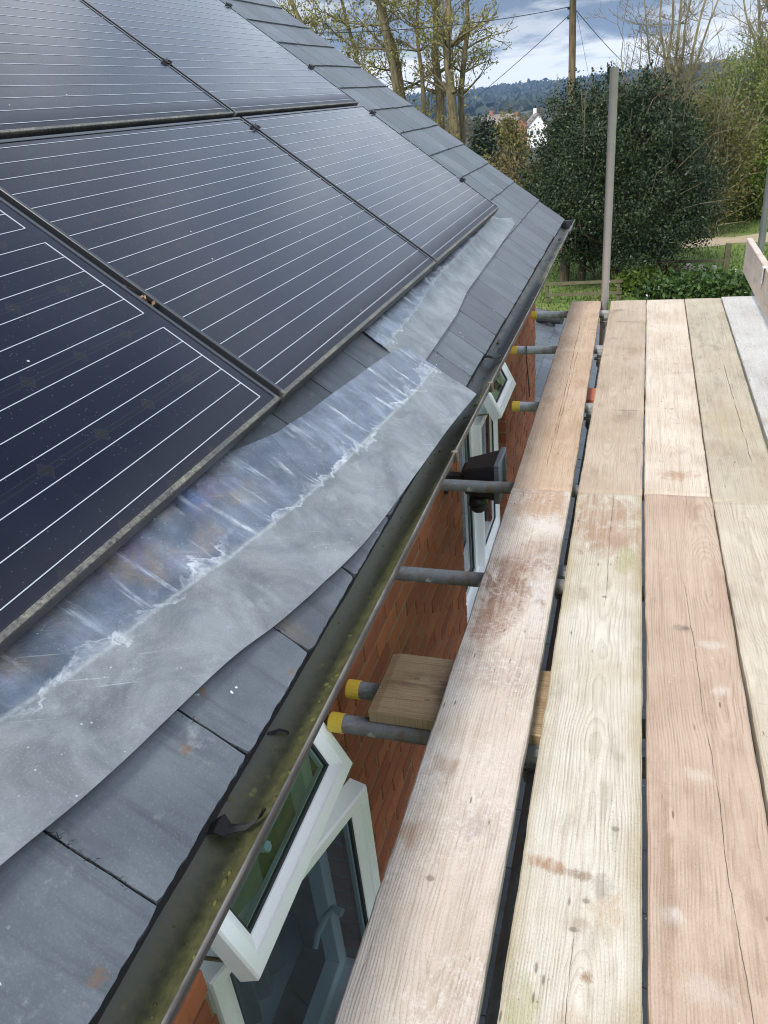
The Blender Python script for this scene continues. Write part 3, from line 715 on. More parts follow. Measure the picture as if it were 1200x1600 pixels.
# ragged black underlay hanging into the gutter, with one torn flap
V, F = [], []
cnt = 700
for i in range(cnt + 1):
    y = -.5 + (VERGE - .05 + .5) * i / cnt
    j = mnoise.noise(Vector((y * 9, 0, 0))) * .8 + mnoise.noise(Vector((y * 70, 0, 3))) * .25 + .5; r_ = random.random()
    top = rp(y, -.004, -.012)
    V += [top, Vector((-.562, y, .404)), Vector((-.557 + .0016 * j, y, .389 - .002 * j))]
    if i:
        a = 3 * i; F += [(a - 3, a, a + 1, a - 2), (a - 2, a + 1, a + 2, a - 1)]
felt = hpart('underlay', mesh('underlay', V, F), FELT)
V, F = [], []
for i in range(1800):                                              # loose black fibres along the slate edge and joints
    y = random.uniform(.2, 3.2) if i < 1500 else random.uniform(3.2, VERGE)
    p = Vector((-.551, y, .43)) if i % 5 else rp(VERGE - SW * random.randint(14, 22) + random.uniform(-.002, .002), random.uniform(-.01, .17), .011)
    d = Vector((random.uniform(-.5, 1), random.gauss(0, .8), random.uniform(-.5, .6))).normalized() * random.uniform(.004, .016)
    if not i % 5: d = (Y * random.gauss(0, .8) + S * random.gauss(0, .6) + N * random.uniform(.1, .5)).normalized() * random.uniform(.004, .012)
    m_ = p + d * .55 + Vector((random.gauss(0, .0015), random.gauss(0, .002), random.gauss(0, .0015))); e_ = p + d + Vector((0, random.gauss(0, .002), -.001)); k = len(V); u_ = Vector((.0002, .0003, .0004)) * 1.3
    V += [p - u_, p + u_, m_ + u_, m_ - u_, e_]; F += [(k, k + 1, k + 2, k + 3), (k + 3, k + 2, k + 4)]
fib_ = hpart('felt_fibres', mesh('felt_fibres', V, F), FELT, felt); fib_['kind'] = 'stuff'
def flap(pts, widths, name='felt_scrap'):
    V, F = [], []
    for i, (p, wd) in enumerate(zip(pts, widths)):
        p = Vector(p); V += [p - Y * wd + Vector((0, 0, .003)), p + Vector((0, 0, .006)), p + Y * wd]
        if i: a = 3 * i; F += [(a - 3, a, a + 1, a - 2), (a - 2, a + 1, a + 2, a - 1)]
    me = mesh(name, V, F); o = hpart(name, me, FELT, felt); sol = o.modifiers.new('thick', 'SOLIDIFY'); sol.thickness = .003; return o
flap([(-.560, .66, .385), (-.545, .665, .392), (-.530, .66, .386), (-.518, .668, .384), (-.505, .676, .381), (-.494, .69, .384), (-.49, .705, .39)], [.014, .018, .013, .009, .008, .008, .002])
flap([(-.560, 2.93, .40), (-.535, 2.935, .40), (-.51, 2.93, .395), (-.488, 2.95, .40)], [.02, .012, .012, .016])
flap([(-.556, .86, .38), (-.540, .875, .378), (-.527, .88, .37)], [.005, .004, .002])

# gutter: open half round with rolled outer lip, child of the house
V, F = [], []
GR = .059; cxg = LIP_X - GR; NA = 22
prof = []
for k in range(NA + 1):
    a = math.pi + math.pi * k / NA; prof.append((cxg + GR * math.cos(a), LIP_Z + GR * 1.12 * math.sin(a)))
prof += [(LIP_X + .001, LIP_Z + .003), (LIP_X + .003, LIP_Z + .0035), (LIP_X + .005, LIP_Z + .001), (LIP_X + .0045, LIP_Z - .006), (LIP_X + .003, LIP_Z - .0075)]
for k in range(NA, -1, -1):
    a = math.pi + math.pi * k / NA; prof.append((cxg + (GR + .0028) * math.cos(a), LIP_Z + (GR * 1.12 + .0028) * math.sin(a) - (.009 if k == NA else 0)))
gys = np.linspace(-1.5, VERGE + .03, 90); npf = len(prof)
gv = []
for yv in gys:
    dz = .0025 * math.sin(yv * 1.3) ; dx = .002 * math.sin(yv * 2.1)
    for (x, z) in prof: gv.append((x - (cxg - GR) + dx, yv, z - LIP_Z + dz))
gf = []
for i in range(len(gys) - 1):
    for k in range(npf):
        k2 = (k + 1) % npf; gf.append((i * npf + k, i * npf + k2, (i + 1) * npf + k2, (i + 1) * npf + k))
gm = fixn(mesh('gutter', gv, gf))
gutter = hpart('gutter', gm, GUTTER, smooth=True, mx=Matrix.Translation((cxg - GR, 0, LIP_Z)))
gutter['label'] = 'mossy black half round gutter under the slate edge'
def gpart(name, me, matl, smooth=False):
    o = link(name, me, matl, gutter, smooth); o.matrix_local = Matrix.Translation((-(cxg - GR), 0, -LIP_Z)); return o
V, F = [], []
for k in range(260):                                               # moss clumps, silt crumbs and flakes lying in the channel
    a_ = math.pi + math.pi * random.betavariate(3.2, 2.0); y = random.uniform(.3, 5.6) if k % 3 else random.uniform(.3, 2.6)
    c_ = Vector((cxg + (GR - .001) * math.cos(a_), y, LIP_Z + (GR - .001) * 1.12 * math.sin(a_))); r_ = random.uniform(.0015, .005) * (1.6 if random.random() > .9 else 1)
    q = len(V)
    for (ax, ay, az) in ((1, 0, 0), (0, 1.5, 0), (-1, 0, 0), (0, -1.5, 0), (0, 0, .8), (0, 0, -.8)):
        V.append(c_ + Vector((ax, ay, az)) * r_ * random.uniform(.6, 1.3))
    for i in range(4): F += [(q + i, q + (i + 1) % 4, q + 4), (q + (i + 1) % 4, q + i, q + 5)]
mo = gpart('moss', mesh('moss', V, F), leaf_mat('moss_clump', (.05, .05, .015), (.15, .14, .04), .9, .1), True); mo['kind'] = 'stuff'
# stop end, brackets, union clips
v, f = [], []
n_ = 14
for k in range(n_ + 1):
    a = math.pi + math.pi * k / n_; v += [(cxg + (GR + .006) * math.cos(a), VERGE + .028, LIP_Z + (GR * 1.12 + .005) * math.sin(a)), (cxg + (GR + .006) * math.cos(a), VERGE + .042, LIP_Z + (GR * 1.12 + .005) * math.sin(a))]
f = [tuple(2 * k for k in range(n_ + 1)), tuple(2 * k + 1 for k in reversed(range(n_ + 1)))] + [(2 * k, 2 * k + 1, 2 * k + 3, 2 * k + 2) for k in range(n_)] + [(2 * n_, 2 * n_ + 1, 1, 0)]
gpart('stop_end', mesh('stop_end', v, f), BLACKPL)
for yb in (1.944, 2.53, 5.05):
    gpart('gutter_clip', bevelled(boxes('gutter_clip', [(LIP_X - .005, LIP_X + .010, yb - .008, yb + .008, LIP_Z - .03, LIP_Z + .006), (LIP_X - .010, LIP_X - .004, yb - .004, yb + .004, LIP_Z - .002, LIP_Z + .005)]), .002, 1), simple('clip_plastic%.1f' % yb, (.085, .06, .04), .5))
gpart('gutter_union', bevelled(boxes('gutter_union', [(cxg - .05, LIP_X + .009, 5.72, 5.80, LIP_Z - .066, LIP_Z - .061), (cxg - .055, cxg - .02, 5.68, 5.86, LIP_Z - .02, LIP_Z + .006), (LIP_X - .004, LIP_X + .012, 5.66, 5.9, LIP_Z - .02, LIP_Z + .007)]), .003, 1), BLACKPL)

# windows ------------------------------------------------------------
SPROF = [(0, -.028), (0, .022), (.004, .028), (.034, .028), (.037, .024), (.040, .0235), (.058, .0125), (.060, .008), (.060, -.028)]
FPROF = [(0, -.035), (0, .012), (.003, .015), (.050, .015), (.053, .012), (.053, -.035)]
GPROF = [(.0565, -.002), (.0565, .0095), (.066, .0075), (.0665, -.002)]
def wsub(name, V, F, matl, par, mx, smooth=False):
    o = link(name, fixn(mesh(name, V, F)), matl, par, smooth); o.matrix_local = mx; return o
def sash(par, wd, ht, mx, handle=None, name='sash'):
    V, F = mitre_frame(wd, ht, SPROF); wsub(name, V, F, UPVC, par, mx)
    V, F = mitre_frame(wd, ht, GPROF); wsub('gasket', V, F, GASKET, par, mx)
    V, F = box_vf(.05, wd - .05, .05, ht - .05, -.014, .004); wsub('pane', V, F, GLASS, par, mx)
    if handle:
        u, v, du, dv = handle
        a = Vector((u, v, -.03)); pts = [a, a + Vector((0, 0, -.03)), a + Vector((du * .3, dv * .3, -.045)), a + Vector((du * .7, dv * .7, -.048)), a + Vector((du, dv, -.040))]
        V, F = tube_vf(pts, [.013, .011, .011, .010, .008], 8); wsub('handle', V, F, UPVC, par, mx)
def vert_mx(x, y, z, yaw=0.0, tilt_=0.0):
    """sash plane: u = along +Y, v = up, w = outward (+X)"""
    m = Matrix.Translation((x, y, z)) @ frame3((0, 0, 0), (0, 1, 0), (0, 0, 1), (1, 0, 0))
    return m @ Matrix.Rotation(yaw, 4, 'Y') @ Matrix.Rotation(tilt_, 4, 'X')
FX = -.815
wobs = []
for wi, (a, b_, c, d) in enumerate(WIN):
    mem = []
    V, F = mitre_frame(b_ - a - .01, d - c - .01, FPROF)
    win = link('window', fixn(mesh('window', V, F)), UPVC, house)
    win.matrix_local = Matrix.Translation(-HO) @ vert_mx(FX, a + .005, c + .005); wobs.append(win)
    inv_ = (vert_mx(FX, a + .005, c + .005)).inverted()
    zt = -.255                                          # transom
    V, F = [], []
    lights = [(a + .045, b_ - .045)] if wi == 0 else [(a + .045, 3.80), (3.85, b_ - .045)]
    bars = [(-.028, .014, lights[-1][0] - .005, lights[-1][1] + .008, zt - .025, zt + .03)]
    if wi == 1: bars.append((-.028, .013, 3.795, 3.855, c + .05, d - .05))
    for q in bars:
        v, f = box_vf(FX + q[0], FX + q[1], q[2], q[3], q[4], q[5], off=len(V)); V += v; F += f
    wsub('mullion' if wi else 'transom', V, F, UPVC, win, inv_)
    # fanlight hung at its top edge, standing open
    l0, l1 = lights[-1]
    ht = .318; ang = R(26)
    bx, bz = -.668, -.238
    sash(win, l1 - l0 - .028, ht, inv_ @ vert_mx(bx, l0 + .018, bz, 0, 0) @ Matrix.Rotation(-ang, 4, 'X'), handle=((l1 - l0) * .42, .09, -.09, .03), name='fanlight_sash')
    # stay arm
    V, F = tube_vf([(FX + .01, l0 + .03, zt + .03), (-.68, l0 + .035, bz + .03)], .005, 6); wsub('stay_arm', V, F, simple('stay_steel%d' % wi, (.25, .2, .13), .5, .6), win, inv_)
    if wi == 0:                                          # side-hung casement standing ajar
        yaw = R(-15.5)
        sash(win, l1 - l0 - .025, abs(c - zt) - .05, inv_ @ vert_mx(FX + .03, l0 + .012, c + .04, yaw), handle=(.475, .50, -.09, -.07), name='casement_sash')
    else:
        sash(win, l1 - l0 - .01, abs(c - zt) - .055, inv_ @ vert_mx(FX + .026, l0 + .005, c + .045), name='casement_sash')
        f0, f1 = lights[0]
        V, F = mitre_frame(f1 - f0 + .006, d - c - .085, GPROF); wsub('gasket', V, F, GASKET, win, inv_ @ vert_mx(FX + .004, f0 - .003, c + .0425))
        V, F = box_vf(0, f1 - f0, 0, d - c - .08, -.02, .0); wsub('pane', V, F, GLASS, win, inv_ @ vert_mx(FX, f0, c + .04))
    # sill
    V, F = box_vf(FX - .02, WALL_X + .03, a + .006, b_ - .006, c - .012, c + .012); wsub('sill', V, F, UPVC, win, inv_)
    # dim room behind
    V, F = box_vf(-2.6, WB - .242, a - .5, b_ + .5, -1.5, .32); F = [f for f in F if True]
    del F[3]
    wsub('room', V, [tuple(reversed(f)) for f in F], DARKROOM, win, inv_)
    V, F = [], []
    for q in range(13):
        yy = (b_ - .36) + q * .026; V += [(-1.02 + .02 * math.sin(q * 1.9), yy, -1.25), (-1.02 + .02 * math.sin(q * 1.9), yy, .2)]
        if q: F.append((2 * q - 2, 2 * q, 2 * q + 1, 2 * q - 1))
    if wi: V = [(x, y_ - .72, z_) for x, y_, z_ in V]
    o = wsub('curtain', V, F, CURTAIN, win, inv_); so = o.modifiers.new('thick', 'SOLIDIFY'); so.thickness = .004
    V, F = box_vf(-1.22, WB - .245, a - .1, b_ + .1, c - .03, c - .005); wsub('inner_sill', V, F, UPVC, win, inv_)
wobs[0]['label'] = 'white window with casement ajar and open fanlight'; wobs[1]['label'] = 'white window with two lights and one open fanlight'

# floodlight on the wall
fl = tag(empty('floodlight', (WALL_X, 2.86, -.07)), 'black floodlight with a round movement sensor on the brick wall', 'floodlight')
def fpart(name, me, matl, smooth=False):
    o = link(name, me, matl, fl, smooth); o.matrix_local = Matrix.Translation(-Vector(fl.location)); return o
hv = [(-.63, 2.80, -.145), (-.63, 2.93, -.145), (-.63, 2.80, -.035), (-.63, 2.93, -.035), (-.50, 2.775, -.16), (-.50, 2.955, -.16), (-.50, 2.775, -.005), (-.50, 2.955, -.005)]
hm = fixn(mesh('housing', hv, [(0, 1, 3, 2), (4, 6, 7, 5), (0, 4, 5, 1), (2, 3, 7, 6), (0, 2, 6, 4), (1, 5, 7, 3)]))
fpart('housing', bevelled(hm, .008, 2), BLACKPL)
fr_ = [(-.499, -.478, 2.768, 2.962, -.168, -.150), (-.499, -.478, 2.768, 2.962, -.014, .004), (-.499, -.478, 2.768, 2.784, -.150, -.014), (-.499, -.478, 2.946, 2.962, -.150, -.014)]
fpart('front_frame', bevelled(boxes('front_frame', fr_), .002, 1), simple('lamp_rim', (.13, .14, .15), .45))
fpart('lens', boxes('lens', [(-.497, -.487, 2.786, 2.944, -.148, -.016)]), simple('lamp_glass', (.12, .13, .14), .12))
for kz in (-.12, -.09, -.06):
    fpart('cooling_fin', boxes('cooling_fin', [(-.648, -.628, 2.81, 2.92, kz - .003, kz + .003)]), BLACKPL)
fpart('bracket', boxes('bracket', [(-.72, -.705, 2.82, 2.91, -.16, -.04), (-.706, -.64, 2.845, 2.885, -.105, -.085), (-.60, -.57, 2.85, 2.88, -.20, -.14)]), BLACKPL)
bm = bmesh.new(); bmesh.ops.create_uvsphere(bm, u_segments=16, v_segments=10, radius=.038, matrix=Matrix.Translation((-.585, 2.865, -.225)))
bmesh.ops.create_cone(bm, cap_ends=True, segments=14, radius1=.042, radius2=.036, depth=.04, matrix=Matrix.Translation((-.585, 2.865, -.2)))
me = bpy.data.meshes.new('sensor'); bm.to_mesh(me); bm.free(); fpart('sensor', me, BLACKPL, True)

# ================================================================== SOLAR PANELS
PW, PH = 1.575, .985; FL = .0115
def busbar_mesh(ln): 
    v, f = box_vf(0, ln, -.0009, .0009, 0, .0006); return mesh('busbar', v, f)
BB = busbar_mesh(CW * 10); BB.materials.append(SILVER)
FRAME_PROF = [(0, -.04), (0, .0), (.001, .0015), (.0105, .0015), (FL, .0008), (FL, -.0025), (.002, -.0025), (.002, -.038), (.02, -.038), (.02, -.04)]
def ribbon(wd, y0, y1):
    v, f = box_vf(-wd / 2, wd / 2, y0, y1, 0, .0008); return mesh('ribbon', v, f)
def solar_panel(y0, s0, flip, label):
    root = tag(empty('solar_panel', rp(y0, s0, .08)), label, 'solar panel', 'solar panels on the slate roof')
    root.matrix_world = frame3(rp(y0, s0, .08), Y, S, N)
    V, F = mitre_frame(PW, PH, FRAME_PROF); me = fixn(mesh('frame', V, F)); link('frame', me, PFRAME, root)
    v, f = box_vf(0, PW - 2 * FL - .002, 0, PH - 2 * FL - .002, -.006, 0)
    ox = (PW - 10 * CW) / 2 + (.0 if flip else -.0); oy = (PH - 6 * CH) / 2 + .003
    v = [(x + FL + .001 - ox, y + FL + .001 - oy, z) for x, y, z in v]
    lam = link('laminate', mesh('laminate', v, f), CELLS, root); lam.matrix_local = Matrix.Translation((ox, oy, -.0008))
    xs0, xs1 = ox + (.004 if not flip else -.003), (-.036 if flip else 0.0)
    for r_ in range(6):
        for k in range(3):
            yy = oy + r_ * CH + CH * (k + .5) / 3
            o = link('busbar', BB, None, root); sc = (CW * 10 - .004 + xs1) / (CW * 10)
            o.matrix_local = Matrix.Translation((xs0, yy, -.0006)) @ Matrix.Diagonal((sc, 1, 1, 1))
    # ribbons joining the strings at the panel ends
    xe = xs0 + CW * 10 - .004 + xs1
    if flip:
        for q in range(3):
            a = oy + 2 * q * CH + CH / 6 - CH * .0; o = link('ribbon', ribbon(.0034, a, a + 2 * CH - CH / 3), SILVER, root); o.matrix_local = Matrix.Translation((xe, 0, -.0005))
    else:
        o = link('ribbon', ribbon(.0030, oy + CH / 6, oy + 6 * CH - CH / 6), SILVER, root); o.matrix_local = Matrix.Translation((xs0, 0, -.0005))
        o = link('ribbon', ribbon(.0016, oy + CH / 6, oy + 6 * CH - CH / 6), SILVER, root); o.matrix_local = Matrix.Translation((xe, 0, -.0005))
    return root
R1, R2 = .352, 1.362
solar_panel(-.005, R1, True, 'nearest solar panel, lower left, its silver end ribbon broken into three strips')
solar_panel(1.598, R1, False, 'solar panel in the middle of the lower row, directly above the stained lead sheet')
solar_panel(3.197, R1, False, 'lower solar panel nearest the end of the roof, above the small far lead sheet')
solar_panel(1.598, R2, False, 'upper solar panel at the left edge, a dusty bottom rim along it')
solar_panel(3.197, R2, False, 'upper solar panel beside the bare slates at the end of the roof')
# rails with clamps
def rail(s_, clamps, label):
    r = tag(link('mounting_rail', boxes('mounting_rail', [(0, 4.86, -.02, .02, -.045, -.004)]), ALUBLACK), label, 'rail', 'rails under the solar panels')
    r.matrix_world = frame3(rp(-.05, s_, .04), Y, S, N)
    for yc in clamps:
        bl = [(-.0035, .0035, -.02, .02, -.004, .043), (-.017, .017, -.013, .013, .0425, .0465), (-.02, -.013, -.013, .013, .0465, .052), (.013, .02, -.013, .013, .0465, .052), (-.006, .006, -.006, .006, .0465, .054)]
        c = link('clamp', bevelled(boxes('clamp', bl), .0012, 1), BLACKPL, r); c.matrix_local = Matrix.Translation((yc + .05, 0, 0))
rail(.62, [4.783], 'black mounting rail crossing the slot beneath the lower solar panels')
rail(1.265, [3.185, 4.783], 'black mounting rail with clamps near the top of the lower solar panels')
rail(1.70, [3.185, 4.783], 'black mounting rail with clamps near the foot of the upper solar panels')
rail(2.28, [3.185, 4.783], 'black mounting rail with clamps near the top of the upper solar panels')
# leaf litter caught in the slot
V, F = [], []
for k in range(15):
    p = rp(1.585 + random.uniform(-.008, .008), .752 + random.gauss(0, .022), .070 + random.uniform(-.004, .012))
    a = Vector((random.uniform(-1, 1), random.uniform(-1, 1), random.uniform(-.6, .6))).normalized(); b2 = a.cross(Vector((random.random(), random.random(), 1))).normalized()
    l_, w_ = random.uniform(.005, .014), random.uniform(.0015, .005); q = len(V)
    V += [p - a * l_, p + b2 * w_ + N * .003, p + a * l_, p - b2 * w_ + N * .002]; F.append((q, q + 1, q + 2, q + 3))
lm = leaf_mat('dead_leaf', (.09, .045, .02), (.34, .24, .15), .7, .1)
tag(link('leaf_litter', mesh('leaf_litter', V, F), lm), 'scrap of dead leaves caught in the dark slot between two panels', 'leaves')

# ================================================================== LEAD SHEETS
def interp(tab, x):
    xs = [a for a, _ in tab]; return float(np.interp(x, xs, [b for _, b in tab]))
def smooth_tab(tab, n=400):
    xs = np.linspace(tab[0][0], tab[-1][0], n); v = np.interp(xs, [a for a, _ in tab], [b for _, b in tab])
    k = np.hanning(31); k /= k.sum(); vp = np.pad(v, 15, mode='edge'); v2 = np.convolve(vp, k, 'valid')
    return list(zip(xs, v2))
def lead(name, lo, hi, cr, y0, y1, skew0, skew1, matl, label, lift, n_y, n_s):
    lo, hi, cr = smooth_tab(lo), smooth_tab(hi), smooth_tab(cr)
    V, UV, F = [], [], []
    for i in range(n_y + 1):
        a = i / n_y
        for j in range(n_s + 1):
            b_ = j / n_s
            yb = y0 + (y1 - y0) * a; y = yb + (skew1 * a + skew0 * (1 - a)) * b_
            l_, h_, c_ = interp(lo, y), interp(hi, y), interp(cr, y)
            s = l_ + (h_ - l_) * b_
            off = lift + .004 * mnoise.noise(Vector((y * 3.1, s * 4, 2))) + .0022 * mnoise.noise(Vector((y * 13, s * 13, 5))) + .0011 * abs(mnoise.noise(Vector((y * 30, s * 22, 8))))
            d = s - c_
            off += .0032 * math.exp(-(d / .016) ** 2)                         # dressed ridge
            off += (.010 * max(0, -d) / .2) * (1.0 if lift > .018 else 0.0) * (1 + 1.1 * mnoise.noise(Vector((y * 4.2, 0, 9))))   # free edge lifts and waves
            for (yd, wd_, am) in ((.93, .05, -.004), (1.13, .03, .005), (1.38, .06, -.004), (1.62, .025, .004), (1.74, .04, -.004), (.55, .05, .004), (2.05, .05, -.003)):
                off += 1.5 * am * math.exp(-((y - yd + d * .25) / wd_) ** 2)
            off += .004 * math.exp(-((d + .06) / .03) ** 2) * mnoise.noise(Vector((y * 7, 0, 4)))
            V.append(rp(y, s, off)); UV.append((y, d))
    w_ = n_s + 1
    for i in range(n_y):
        for j in range(n_s): F.append((i * w_ + j, (i + 1) * w_ + j, (i + 1) * w_ + j + 1, i * w_ + j + 1))
    org = V[0].copy(); me = mesh(name, [p - org for p in V], F)
    ul = me.uv_layers.new(name='UVMap')
    for lp in me.loops: ul.data[lp.index].uv = UV[lp.vertex_index]
    o = link(name, me, matl, None, True); o.location = org
    so = o.modifiers.new('thick', 'SOLIDIFY'); so.thickness = .0024; so.offset = 1; es = o.modifiers.new('crisp', 'EDGE_SPLIT'); es.split_angle = R(45)
    return tag(o, label, 'lead sheet', 'lead flashings under the panels')
lo1 = [(-.3, .245), (.2, .20), (.427, .168), (.512, .147), (.593, .131), (.775, .106), (.857, .094), (.928, .081), (.995, .06), (1.093, .042), (1.204, .022), (1.34, .002), (1.501, -.01), (1.762, -.022), (2.095, -.037), (2.42, -.062), (2.5, -.066)]
hi1 = [(-.3, .50), (1.25, .44), (1.34, .36), (1.519, .312), (1.941, .278), (2.355, .24), (2.441, .216), (2.6, .20)]
cr1 = [(-.3, .40), (.3, .335), (.571, .289), (.763, .25), (.889, .236), (.979, .225), (1.107, .198), (1.226, .183), (1.395, .163), (1.568, .147), (1.838, .13), (2.182, .109), (2.355, .106), (2.6, .09)]
lead('lead_flashing', lo1, hi1, cr1, -.3, 2.418, 0, .0, lead_mat('lead_near', True), 'long grey lead sheet with white stained crease, its wavy edge over the gutter', .0205, 150, 26)
lo2 = [(2.2, .13), (2.373, .142), (2.995, .158), (3.306, .186), (4.039, .202), (4.973, .228), (5.1, .232)]
hi2 = [(2.2, .40), (4.75, .40), (4.80, .33), (5.067, .269), (5.2, .25)]
cr2 = [(2.2, .27), (2.783, .289), (3.039, .312), (3.31, .323), (3.732, .327), (5.2, .36)]
lead('lead_flashing', lo2, hi2, cr2, 2.30, 4.98, .02, .09, lead_mat('lead_far', False), 'smaller lead sheet beyond the long one, below the far solar panel', .0155, 120, 16)

# ================================================================== SCAFFOLD
def board(name, xl0, xr0, y0, xl1, xr1, y1, matl, label, z=0.0, th=.038, chips=.002):
    """xl0/xr0: edges at the near end y0; xl1/xr1 at the far end y1"""
    c0 = Vector(((xl0 + xr0) / 2, y0, 0)); c1 = Vector(((xl1 + xr1) / 2, y1, 0))
    L = (c1 - c0).length; d = (c1 - c0).normalized(); wd0, wd1 = xr0 - xl0, xr1 - xl1
    n = max(6, int(L / .02)); sd = random.random() * 100
    V, F = [], []
    for i in range(n + 1):
        y = -L / 2 + L * i / n; wd = wd0 + (wd1 - wd0) * i / n
        el = chips * mnoise.noise(Vector((sd, y * 6, 0))) + chips * .7 * mnoise.noise(Vector((sd, y * 25, 0))) + max(0, mnoise.noise(Vector((sd, y * 3.1, 7))) - .45) * .008
        er = chips * mnoise.noise(Vector((sd + 9, y * 6, 0))) + chips * .7 * mnoise.noise(Vector((sd + 9, y * 25, 0))) - max(0, mnoise.noise(Vector((sd, y * 3.3, 17))) - .45) * .008
        endr = .004 if i in (0, n) else 0
        bow = .0015 * mnoise.noise(Vector((sd + 3, y * 1.5, 0)))
        ch = .0035 + .002 * abs(mnoise.noise(Vector((sd + 4, y * 11, 0))))
        x0, x1 = -wd / 2 + el, wd / 2 + er; zt, zb = bow - endr, -th + bow
        sec = [(x0, zb + .003), (x0, zt - ch), (x0 + ch, zt), (-wd / 6, zt + .0004), (wd / 6, zt + .0004), (x1 - ch, zt), (x1, zt - ch), (x1, zb + .003), (x1 - .003, zb), (x0 + .003, zb)]
        jy = 0
        if i in (0, n):
            for (x, zz) in sec: V.append((x, y + random.uniform(-.0025, .0025), zz))
        else:
            for (x, zz) in sec: V.append((x, y, zz))
    k = 10
    for i in range(n):
        for j in range(k):
            j2 = (j + 1) % k; F.append((i * k + j, (i + 1) * k + j, (i + 1) * k + j2, i * k + j2))
    F.append(tuple(range(k))); F.append(tuple(n * k + q for q in reversed(range(k))))
    me = fixn(mesh(name, V, F))
    o = link(name, me, matl); mid = (c0 + c1) / 2; o.location = (mid.x, mid.y, z)
    o.rotation_euler = (0, 0, math.atan2(-d.x, d.y))
    if label: tag(o, label, 'plank', 'scaffold boards of the deck')
    return o
Y0, YJ, YE = -1.31, 2.588, 5.50
# stains in local board metres (near boards: local y = world y - .639, far boards: world y - 4.04)
w1n = wood('plank_cement', (.40, .335, .275), (.25, .185, .14), (.475, .415, .36), cx=.03, seed=1.3, contrast=.5, ring=.0058, grime=.38, gritty=.32,
    stains=[(0, 1.86, .15, .16, (.31, .19, .11), .8), (-.02, 1.29, .11, .17, (.155, .08, .05), .95), (-.05, 1.10, .07, .11, (.21, .11, .07), .8), (.0, 1.42, .12, .05, (.19, .11, .075), .7), (.04, 1.47, .12, .10, (.24, .17, .135), .65), (.06, 1.66, .10, .08, (.50, .46, .42), .7), (.07, 1.25, .04, .25, (.48, .45, .43), .6), (-.03, .78, .1, .1, (.46, .41, .37), .5), (-.05, .55, .05, .05, (.24, .16, .11), .7), (-.085, .37, .03, .035, (.25, .15, .09), .7), (.05, .42, .05, .05, (.28, .23, .215), .6), (.0, .9, .1, .09, (.25, .2, .17), .5), (.02, -.1, .1, .2, (.40, .35, .29), .4)],
    knots=[(-.02, .28, .010)], cracks=[(-.095, .02, -.02, .18, .0022)])
w1f = wood('plank_orange', (.36, .25, .168), (.22, .13, .078), (.42, .315, .228), cx=.02, seed=2.7, contrast=.4, ring=.006, grime=.34,
    cracks=[(.0, .0, -1.3, .9, .0014), (.018, .008, -1.1, .4, .0011)], stains=[(-.02, .3, .09, .06, (.46, .37, .28), .5), (.04, -.9, .05, .1, (.3, .2, .13), .5)], knots=[(-.03, -.35, .008)])
w2n = wood('plank_green_edged', (.385, .335, .26), (.225, .18, .125), (.485, .45, .39), cx=.01, seed=3.9, contrast=.52, ring=.0056, grime=.46, edge=((.235, .185, .085), .062),
    stains=[(-.02, 1.74, .16, .24, (.25, .155, .095), .9), (.03, 1.58, .08, .1, (.26, .17, .11), .6), (-.055, .36, .035, .02, (.25, .13, .07), .9), (.0, .35, .045, .012, (.17, .105, .065), .75), (.02, .16, .018, .014, (.19, .10, .05), .9), (.0, .25, .03, .02, (.25, .19, .14), .6), (.055, .28, .03, .05, (.29, .2, .11), .6), (.06, 1.5, .03, .1, (.21, .20, .07), .6), (-.07, .05, .03, .14, (.24, .225, .09), .6), (.0, .08, .03, .03, (.33, .22, .15), .5), (.045, .33, .02, .03, (.2, .17, .14), .6)],
    knots=[(.008, 1.28, .009), (.013, .30, .008), (-.005, .24, .008), (-.01, -.06, .009), (.06, .47, .010), (.05, -.06, .009)], cracks=[(.005, .004, 1.2, 2.0, .0007), (-.004, .0, -.5, .3, .0006)])
w2f = wood('plank_fawn', (.315, .245, .175), (.19, .13, .085), (.38, .305, .23), cx=-.03, seed=5.1, contrast=.35, ring=.006, grime=.48,
    stains=[(-.06, 1.18, .06, .03, (.15, .095, .055), .8), (.0, .9, .1, .02, (.2, .14, .09), .7), (.07, .3, .05, .12, (.25, .165, .095), .6), (.05, -.62, .07, .012, (.14, .10, .07), .7)], knots=[(.0, .2, .008)])
w3n = wood('plank_pink', (.335, .243, .178), (.225, .15, .10), (.395, .305, .235), cx=.06, seed=6.6, contrast=.55, ring=.0062, grime=.36,
    stains=[(.055, .92, .03, .025, (.46, .41, .36), .7), (.0, .64, .035, .03, (.46, .40, .34), .7), (-.07, .3, .025, .02, (.48, .44, .4), .7), (.06, -.02, .045, .035, (.09, .085, .085), .95), (.09, -.06, .04, .03, (.10, .095, .09), .9), (-.03, .18, .07, .03, (.42, .35, .30), .6), (.05, 1.1, .04, .02, (.45, .4, .35), .6), (-.085, .35, .02, .3, (.2, .13, .085), .5), (-.02, 1.16, .03, .02, (.16, .12, .1), .6)],
    knots=[(-.01, 1.16, .012), (.09, .33, .010)], cracks=[(.045, -.035, -.4, 1.45, .0007)])
w3f = wood('plank_pale', (.42, .34, .26), (.265, .18, .115), (.50, .44, .365), cx=.0, seed=7.4, contrast=.5, ring=.0055, grime=.32,
    stains=[(.0, -1.28, .09, .05, (.27, .16, .09), .8), (.03, -.1, .04, .03, (.30, .21, .135), .6), (-.06, .0, .03, .15, (.33, .25, .16), .6)], knots=[(.03, .05, .010), (.0, -.6, .012)])
